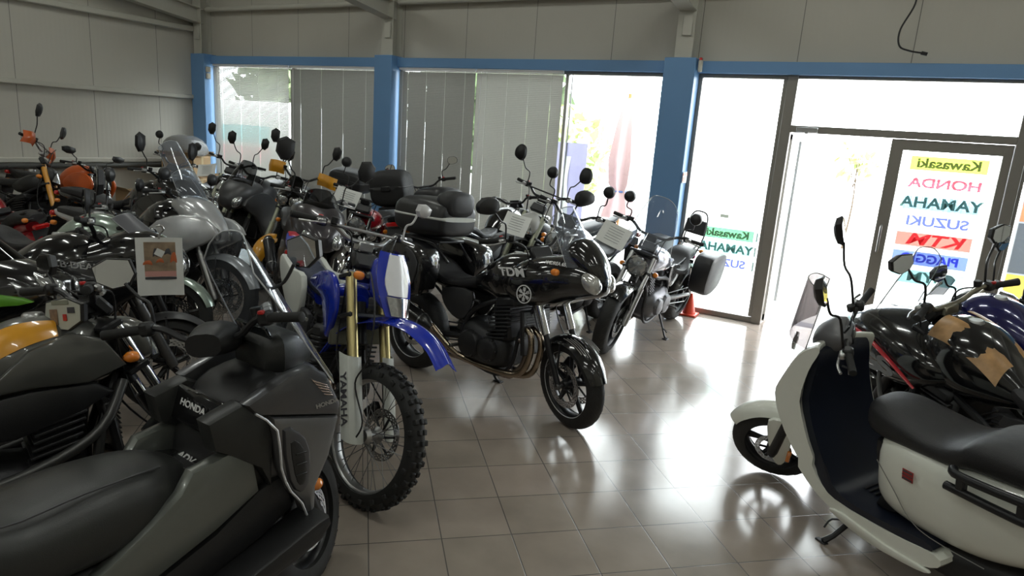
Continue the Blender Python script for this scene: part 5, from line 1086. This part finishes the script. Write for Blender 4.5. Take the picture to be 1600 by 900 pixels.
trr = bike('black touring motorcycle with a tall ribbed windscreen, behind the silver one', (-6.18, 4.32, 0), 15, 8, 0, 'adventure', light=None, mirh=.26, mir_w=(.12, .20), bar_h=.12, tank_m=GLOSS_BLACK(), L=1.48,
    fairing=[(.16, .95, .84, .04), (.11, 1.02, .80, .12), (.0, 1.12, .80, .19), (-.14, 1.19, .84, .23), (-.28, 1.19, .94, .24), (-.38, 1.15, 1.0, .2)], fair_m=GLOSS_BLACK(), scr=dict(x=-.02, z=1.12, h=.42, w=.44, rake=.62, m=CLEAR(), bow=.13))
duk = bike('black motorcycle with bright orange tank panels against the left wall', (-8.40, 4.78, 0), 12, 8, 6, 'naked', tank_m=orange_m, tail_m=PL_BLACK(), light='cowl', light_m=PL_BLACK(), mirh=.14, mir_w=(.20, .09), shroud=orange_m, L=1.4, z_tank=.03)
ktm = bike('tall dual-sport motorcycle with orange hand guards and a silver crossbar', (-8.10, 4.02, 0), 8, 8, 38, 'dirt', wire=True, rf=.34, rr=.32, guards=orange_m, fork_m=yellow_m, low_m=PL_BLACK(), fork_kind='usd', bar_m=ALU(), bar_h=.26, mir='hex', mirh=.34, mir_w=(.10, .16), tank_m=PL_BLACK(), tail_m=PL_BLACK(), fend_m=PL_BLACK(), light='cowl', L=1.42, disc=1)
rdt = bike('cruiser with a deep red tank and winged emblem, at the far left edge', (-8.42, 3.32, 0), 180, 8, 6, 'cruiser', tank_m=red_m, tail_m=red_m, fend_m=GLOSS_BLACK(), light='round', mir='round', mirh=.22, scr=dict(x=-.20, z=.95, h=.40, w=.44, rake=.4, m=CLEAR(), bow=.1), bar_h=.16, L=1.5, disc=1, radiator=False)
side_text(child(rdt, 'fuel_tank'), 'HONDA', .04, SILVERINK, -.64, .142, .86, 1, 0, 0, .001, 1.2)
# ---------------------------------------------------------------- loose things in the hall
photo_m = mat('printed_photo', (.30, .22, .15), .5, var=.85, scale=22); pink_m = mat('printed_pink', (.62, .32, .28), .6)
def sheet_of_paper(name, label, cat, c, size, yaw, pitch=0.0, roll=0.0, lines=True, group=None):
    """a sheet facing -y of its own frame; yaw turns it about z"""
    root = empty(name, c, (pitch, roll, yaw)); root.rotation_mode = 'XYZ'; tag(root, label, cat, group or ('price sheets on the motorcycles' if name == 'price_sheet' else None)); w_, h = size
    b = MB(); b.sheet(lambda u, v: ((u-.5)*w_, .012*math.sin(u*3.1), (v-.5)*h), 8, 6, .0008); b.build('paper', PAPER(), root)
    if lines:
        b = MB()
        for k in range(6): b.box((-.03*w_ if k % 2 else 0, -.002+.010, h*(.32-.12*k)), (w_*(.62 if k % 2 else .74), .0006, h*.022), bev=.0001)
        b.build('print', mat('grey_print', (.30, .30, .31), .7), root)
    return root
ps = sheet_of_paper('poster', 'A4 advertising sheet with a motorcycle photo, hanging above the spoked wheel', 'poster', (-3.06, 1.97, 1.09), (.205, .29), R(52), lines=False)
for nm, cx, cz, w_, h, m in (('photo', 0, .05, .19, .145, photo_m), ('pink_band', 0, -.035, .19, .03, pink_m), ('dark_band', .01, -.058, .17, .012, INK()), ('logo_square', -.08, -.118, .022, .022, mat('dark_red_print', (.2, .05, .05), .6))):
    b = MB(); b.box((cx, .006, cz), (w_, .001, h), bev=.0002); b.build(nm, m, ps)
for k_, (x_, z_, w_, h_) in enumerate(((-.055, .02, .045, .022), (.0, .03, .035, .02), (.06, .045, .03, .05), (-.02, .07, .02, .04), (.035, .075, .03, .03))):
    b = MB(); b.slab([(x_-w_/2, z_-h_/2), (x_, z_-h_*.3), (x_+w_/2, z_-h_/2), (x_+w_*.3, z_+h_/2), (x_-w_*.2, z_+h_*.4)], .0045, .0052, .0002, 3); b.build('photo_bike', mat('photo_orange', (.55, .14, .05), .5) if k_ < 3 else INK(), ps)
b = MB(); b.box((.0, .003, .07), (.038, .001, .034), (0, .5, 0), .0002); b.build('price_tag', PAPER(), ps)
b = MB(); b.tube([(0, .004, .14), (.006, .004, .165), (.022, .002, .185), (.012, .0, .205), (-.010, .0, .20)], .005, 8, 4); b.build('hook', ALU(), ps)
sheet_of_paper('price_sheet', 'white price sheet lying over the headlight of the chrome classic cruiser', 'paper', (-4.52, 4.82, 1.14), (.24, .19), R(25), R(-35), R(14))
sheet_of_paper('price_sheet', 'grey price sheet on the screen of the cruiser near the door', 'paper', (-1.93, 5.17, 1.09), (.25, .19), R(2), R(-30), R(18))
sheet_of_paper('price_sheet', 'white sheet draped on the bars behind the half-faired black motorcycle', 'paper', (-2.72, 4.93, 1.10), (.22, .20), R(15), R(-38), R(12))
sheet_of_paper('price_sheet', 'small white sheet on the grey faired motorcycle in the window row', 'paper', (-6.62, 4.86, 1.22), (.20, .15), R(30), R(-35), R(-8))
sheet_of_paper('price_sheet', 'small white sheet on the slim black motorcycle by the cartons', 'paper', (-8.62, 5.52, 1.04), (.20, .14), R(40), R(-60), 0)
def carton(c, size, yaw, label):
    root = empty('cardboard_box', c, (0, 0, yaw)); tag(root, label, 'box', 'cartons in the corner'); w_, d, h = size; cm = mat('brown_cardboard', (.34, .23, .12), .8, var=.15, scale=8)
    b = MB(); b.box((0, 0, h/2), (w_, d, h), bev=.006); b.build('box_body', cm, root)
    for sg in (-1, 1):
        b = MB(); b.box((0, sg*(d/2+.05), h+.035), (w_, .13, .005), (sg*.6, 0, 0), .001); b.build('box_flap', cm, root)
    b = MB(); b.box((0, 0, h+.001), (w_*1.002, .06, .002), bev=.0005); b.box((w_/2+.001, 0, h-.09), (.002, .06, .18), bev=.0005); b.build('packing_tape', mat('tan_tape', (.42, .32, .18), .3), root)
carton((-9.80, 6.85, 0), (.65, .55, .80), .05, 'large brown cardboard box in the corner, lower one with open flaps')
carton((-9.80, 6.84, .86), (.55, .45, .28), .35, 'smaller brown cardboard box stacked on the large one in the corner')
carton((-9.80, 6.05, 0), (.55, .45, .62), -.1, 'brown cardboard box standing in front of the stacked pair')
b = MB(Matrix.Translation((-9.8, 6.84, 1.16)))
b.shell([(-.33, .03, 0, .10), (-.28, .20, 0, .22), (-.10, .30, 0, .28), (.12, .27, 0, .27), (.28, .14, 0, .2), (.34, .03, 0, .10)], 18, 2.4, 4)
bg_ = b.build('plastic_wrapped_bundle', glassmat('wrapping_film', (.62, .62, .62), .9, .35, (.30, .30, .30), .12)); tag(bg_, 'bundle wrapped in clear plastic film on top of the cartons', 'bundle')
cn = empty('traffic_cone', (-1.76, 7.33, 0)); tag(cn, 'small red plastic cone on the floor by the blue column', 'cone')
rm = mat('red_orange_plastic', (.75, .07, .03), .4)
b = MB(); b.lathe([(.075, .02), (.07, .03), (.022, .24), (.018, .25), (.0001, .25)], (0, 0, 0), (0, 0, 1), 20, closed=False); b.build('cone_body', rm, cn)
b = MB(); b.box((0, 0, .012), (.19, .19, .022), bev=.008); b.build('cone_base', rm, cn)
tg = empty('wall_sign', (-2.005, 7.36, 1.50), (0, 0, R(90))); tag(tg, 'small red and white notice on the side of the blue column', 'sign')
b = MB(); b.box((0, 0, 0), (.16, .006, .12), bev=.002); b.build('sign_plate', PAPER(), tg)
b = MB(); b.box((0, -.0045, .035), (.15, .002, .03), bev=.0004); b.box((-.03, -.0045, -.02), (.08, .002, .05), bev=.0004); b.build('sign_print', rm, tg)
for z_, lb in ((2.50, 'upper small white junction box on the corner column'), (2.40, 'lower small white junction box on the corner column')):
    j = empty('junction_box', (-9.90, 7.36, z_), (0, 0, R(90))); tag(j, lb, 'junction box')
    b = MB(); b.box((0, 0, 0), (.07, .035, .085), bev=.006); b.build('box_body', mat('ivory_plastic', (.62, .60, .52), .4), j)
    b = MB(); b.box((0, -.02, .0), (.045, .008, .055), bev=.003); b.build('box_cover', MATS['ivory_plastic'], j)
j = empty('alarm_sensor', (-1.985, 7.36, 2.66), (0, 0, R(90))); tag(j, 'cream alarm sensor with a red tip at the top of the blue column', 'sensor')
b = MB(); b.box((0, 0, 0), (.06, .04, .12), bev=.01); b.build('sensor_body', MATS['ivory_plastic'], j); b = MB(); b.box((0, 0, .07), (.05, .03, .03), bev=.006); b.build('sensor_tip', REDLENS(), j)
wr_ = empty('hanging_cable', (-.14, 7.42, 4.0)); tag(wr_, 'loose black cable dangling from above against the wall over the door', 'cable')
b = MB(); b.tube([(0, 0, 0), (.0, -.05, -.6), (.02, -.08, -.78), (-.06, -.09, -1.0), (-.045, -.10, -1.14), (.04, -.10, -1.185), (.15, -.10, -1.205)], .008, 8, 6); b.build('cable_run', PL_BLACK(), wr_)
b = MB(); b.tube([(.14, -.10, -1.203), (.19, -.10, -1.215)], .016, 8); b.build('cable_plug', PL_BLACK(), wr_)
mt = simple_box('door_mat', (-.55, 7.86, -.028), (.9, .42, .018), mat('grey_mat', (.22, .22, .24), .9, scale=120, var=.4)); tag(mt, 'grey mat outside the open door', 'mat')

# ---------------------------------------------------------------- outside
def leafball(name, label, c, rad, n, col, trunk=.12, group='trees outside the hall', cat='tree', h0=0, seed=1, leaf=.16):
    rnd = random.Random(seed); root = empty(name, (c[0], c[1], 0)); tag(root, label, cat, group)
    b = MB(); vs = []; fs = []
    for k in range(n):
        a, t = rnd.random()*6.283, rnd.random()*2-1; r_ = rad*rnd.random()**.45; s_ = math.sqrt(1-t*t)
        p = Vector((math.cos(a)*s_*r_, math.sin(a)*s_*r_*.8, c[2]+t*r_*.95)); d = Vector((rnd.gauss(0, 1), rnd.gauss(0, 1), rnd.gauss(0, 1))).normalized(); e = d.orthogonal().normalized(); L_ = leaf*(.6+rnd.random()*.8)
        i = len(vs); vs += [tuple(p-d*L_), tuple(p+e*L_*.4), tuple(p+d*L_), tuple(p-e*L_*.4)]; fs.append((i, i+1, i+2, i+3))
    b.add(vs, fs); b.build('foliage', mat('leaves_'+name+str(seed % 3), col, .6, var=.35, scale=3), root)
    b = MB(); b.tube([(0, 0, -.04), (.05, 0, c[2]*.5), (0, .05, c[2])], [trunk, trunk*.8, trunk*.4], 8, 4)
    for k in range(5): a = k*1.26; b.tube([(0, 0, c[2]*.7), (math.cos(a)*rad*.3, math.sin(a)*rad*.3, c[2]), (math.cos(a)*rad*.5, math.sin(a)*rad*.5, c[2]+rad*.3)], [trunk*.4, trunk*.25, trunk*.1], 6, 3)
    b.build('trunk', mat('bark', (.10, .075, .05), .9), root)
g1 = (.12, .16, .07)
leafball('tree', 'leafy tree seen through the light above the door, top right', (2.2, 14.0, 4.9), 1.5, 2600, g1, seed=3)
leafball('tree', 'tree behind the open blind in the corner', (-17.5, 17.5, 2.9), 3.2, 3000, g1, seed=4, leaf=.3)
leafball('tree', 'tree behind the blinds, right of the striped van', (-11.3, 18.5, 2.8), 2.4, 3000, (.06, .10, .03), seed=5, leaf=.3)
leafball('bush', 'yellow-green bush outside beside the folded parasol', (-6.6, 13.6, 1.35), 1.25, 900, (.42, .50, .22), .05, cat='bush', seed=6, group='bushes outside')
leafball('bush', 'small bush outside seen through the open door', (-.75, 15.5, 1.75), .55, 60, (.35, .42, .14), .02, cat='bush', seed=7, group='bushes outside', leaf=.12)
# van with coloured stripes
vn = empty('van', (-14.6, 12.6, 0), (0, 0, R(8))); tag(vn, 'white van with cyan and pink stripes parked outside the corner window', 'van')
b = MB(Matrix.Translation((0, 0, 0))); b.shell([(-2.1, 1.9, .5, .78), (-2.05, 2.15, .38, .88), (0, 2.2, .35, .92), (1.2, 2.15, .35, .92), (1.75, 1.6, .35, .9), (2.3, 1.15, .38, .84), (2.5, .95, .45, .7)], 24, 6, 3); vb = b.build('van_body', mat('white_van_paint', (.75, .75, .75), .3, coat=.6), vn)
for nm, z_, m_ in (('cyan_stripe', 1.35, mat('cyan_paint', (.12, .55, .60), .4)), ('pink_stripe', .85, mat('pink_paint', (.75, .18, .25), .4))):
    for sg in (-1, 1):
        b = MB(); b.box((-.55, sg*.925, z_), (2.8, .01, .42), bev=.003); b.build(nm, m_, vb)
for x_ in (-1.4, 1.6):
    for sg in (-1, 1):
        b = MB(); b.lathe([(.20, -.09), (.33, -.09), (.35, -.05), (.35, .05), (.33, .09), (.20, .09)], (x_, sg*.82, .31), n=24); b.build('van_wheel', RUBBER(), vn)
# folded parasol
pa = empty('parasol', (-3.55, 9.6, -.04)); tag(pa, 'folded reddish brown parasol on a wooden pole outside the window', 'parasol')
wood = mat('varnished_wood', (.50, .26, .09), .4, var=.2, scale=6); cloth = mat('faded_red_cloth', (.62, .42, .42), .8)
b = MB(); b.tube([(0, 0, 0), (0, 0, 2.55)], .028, 12); b.build('pole', wood, pa)
b = MB(); vs = []; fs = []; n = 24
prof = [(2.50, .02), (2.40, .07), (2.10, .13), (1.6, .19), (1.25, .16), (1.15, .11), (1.0, .17), (.75, .22)]
for z_, r_ in prof:
    for k in range(n): a = 2*math.pi*k/n; q_ = r_*(1+.28*(1 if k % 3 == 0 else -.3)); vs.append((math.cos(a)*q_, math.sin(a)*q_, z_))
for i in range(len(prof)-1):
    for k in range(n): fs.append((i*n+k, i*n+(k+1) % n, (i+1)*n+(k+1) % n, (i+1)*n+k))
b.add(vs, fs); b.build('folded_canopy', cloth, pa)
b = MB(); b.lathe([(.115, 1.13), (.125, 1.14), (.115, 1.155)], (0, 0, 0), (0, 0, 1), 20); b.build('tie_cord', mat('blue_cord', (.1, .2, .5), .6), pa)
b = MB(); b.lathe([(.0001, 0), (.24, 0), (.24, .05), (.06, .08), (.04, .25), (.03, .25), (.0001, .25)], (0, 0, 0), (0, 0, 1), 24, closed=False); b.build('parasol_base', mat('concrete', (.4, .4, .38), .9), pa)
# banner with pale violet field
bn = empty('banner', (-4.35, 9.3, -.04)); tag(bn, 'pale violet banner on a thin pole outside the uncovered pane', 'banner')
b = MB(); b.tube([(-.02, 0, 0), (.0, 0, 3.0)], .012, 8); b.build('pole', STEEL(), bn)
b = MB(); b.sheet(lambda u, v: (-.32+.66*u, .03*math.sin(u*6), .35+1.45*v), 14, 8, .003); fl_ = b.build('banner_cloth', mat('violet_cloth', (.42, .40, .62), .8), bn)
b = MB(); b.sheet(lambda u, v: (-.02+.10*u+.02*math.sin(v*7), .03*math.sin((.32-.02+.1*u)/.66*6)-.006, .55+1.05*v), 4, 10, .002); b.build('banner_mark', WHITEINK, fl_)
for k, (x_, y_, z_, cols) in enumerate(((1.15, 9.3, 1.0, ((.75, .25, .10), (.12, .12, .12), (.80, .55, .08))),)):
    st = empty('sign_board', (x_+.56, y_, 0)); tag(st, 'orange, grey and yellow sign board outside, right of the door', 'sign')
    b = MB(); b.box((0, .03, .95), (.9, .03, 1.98), bev=.004); b.build('board', mat('board_white', (.6, .6, .6), .5), st)
    for i_, c_ in enumerate(cols):
        b = MB(); b.box((0, .012, 1.55-.58*i_), (.88, .006, .56), bev=.002); b.build('board_panel', mat('board_col%d' % i_, c_, .5), st)
fn = empty('fence', (-9, 23.5, -.04)); tag(fn, 'pale railing fence at the far side of the yard', 'fence')
for k in range(9):
    b = MB(); b.box((-14+3.5*k, 0, .75), (.08, .08, 1.5)); b.build('fence_post', mat('fence_grey', (.35, .36, .36), .5, .4), fn)
b = MB()
for z_ in (.35, 1.35): b.box((0, 0, z_), (28, .03, .05))
for k in range(190): b.box((-13.9+.147*k, 0, .85), (.02, .02, 1.0), bev=.002)
b.build('fence_panel', MATS['fence_grey'], fn)
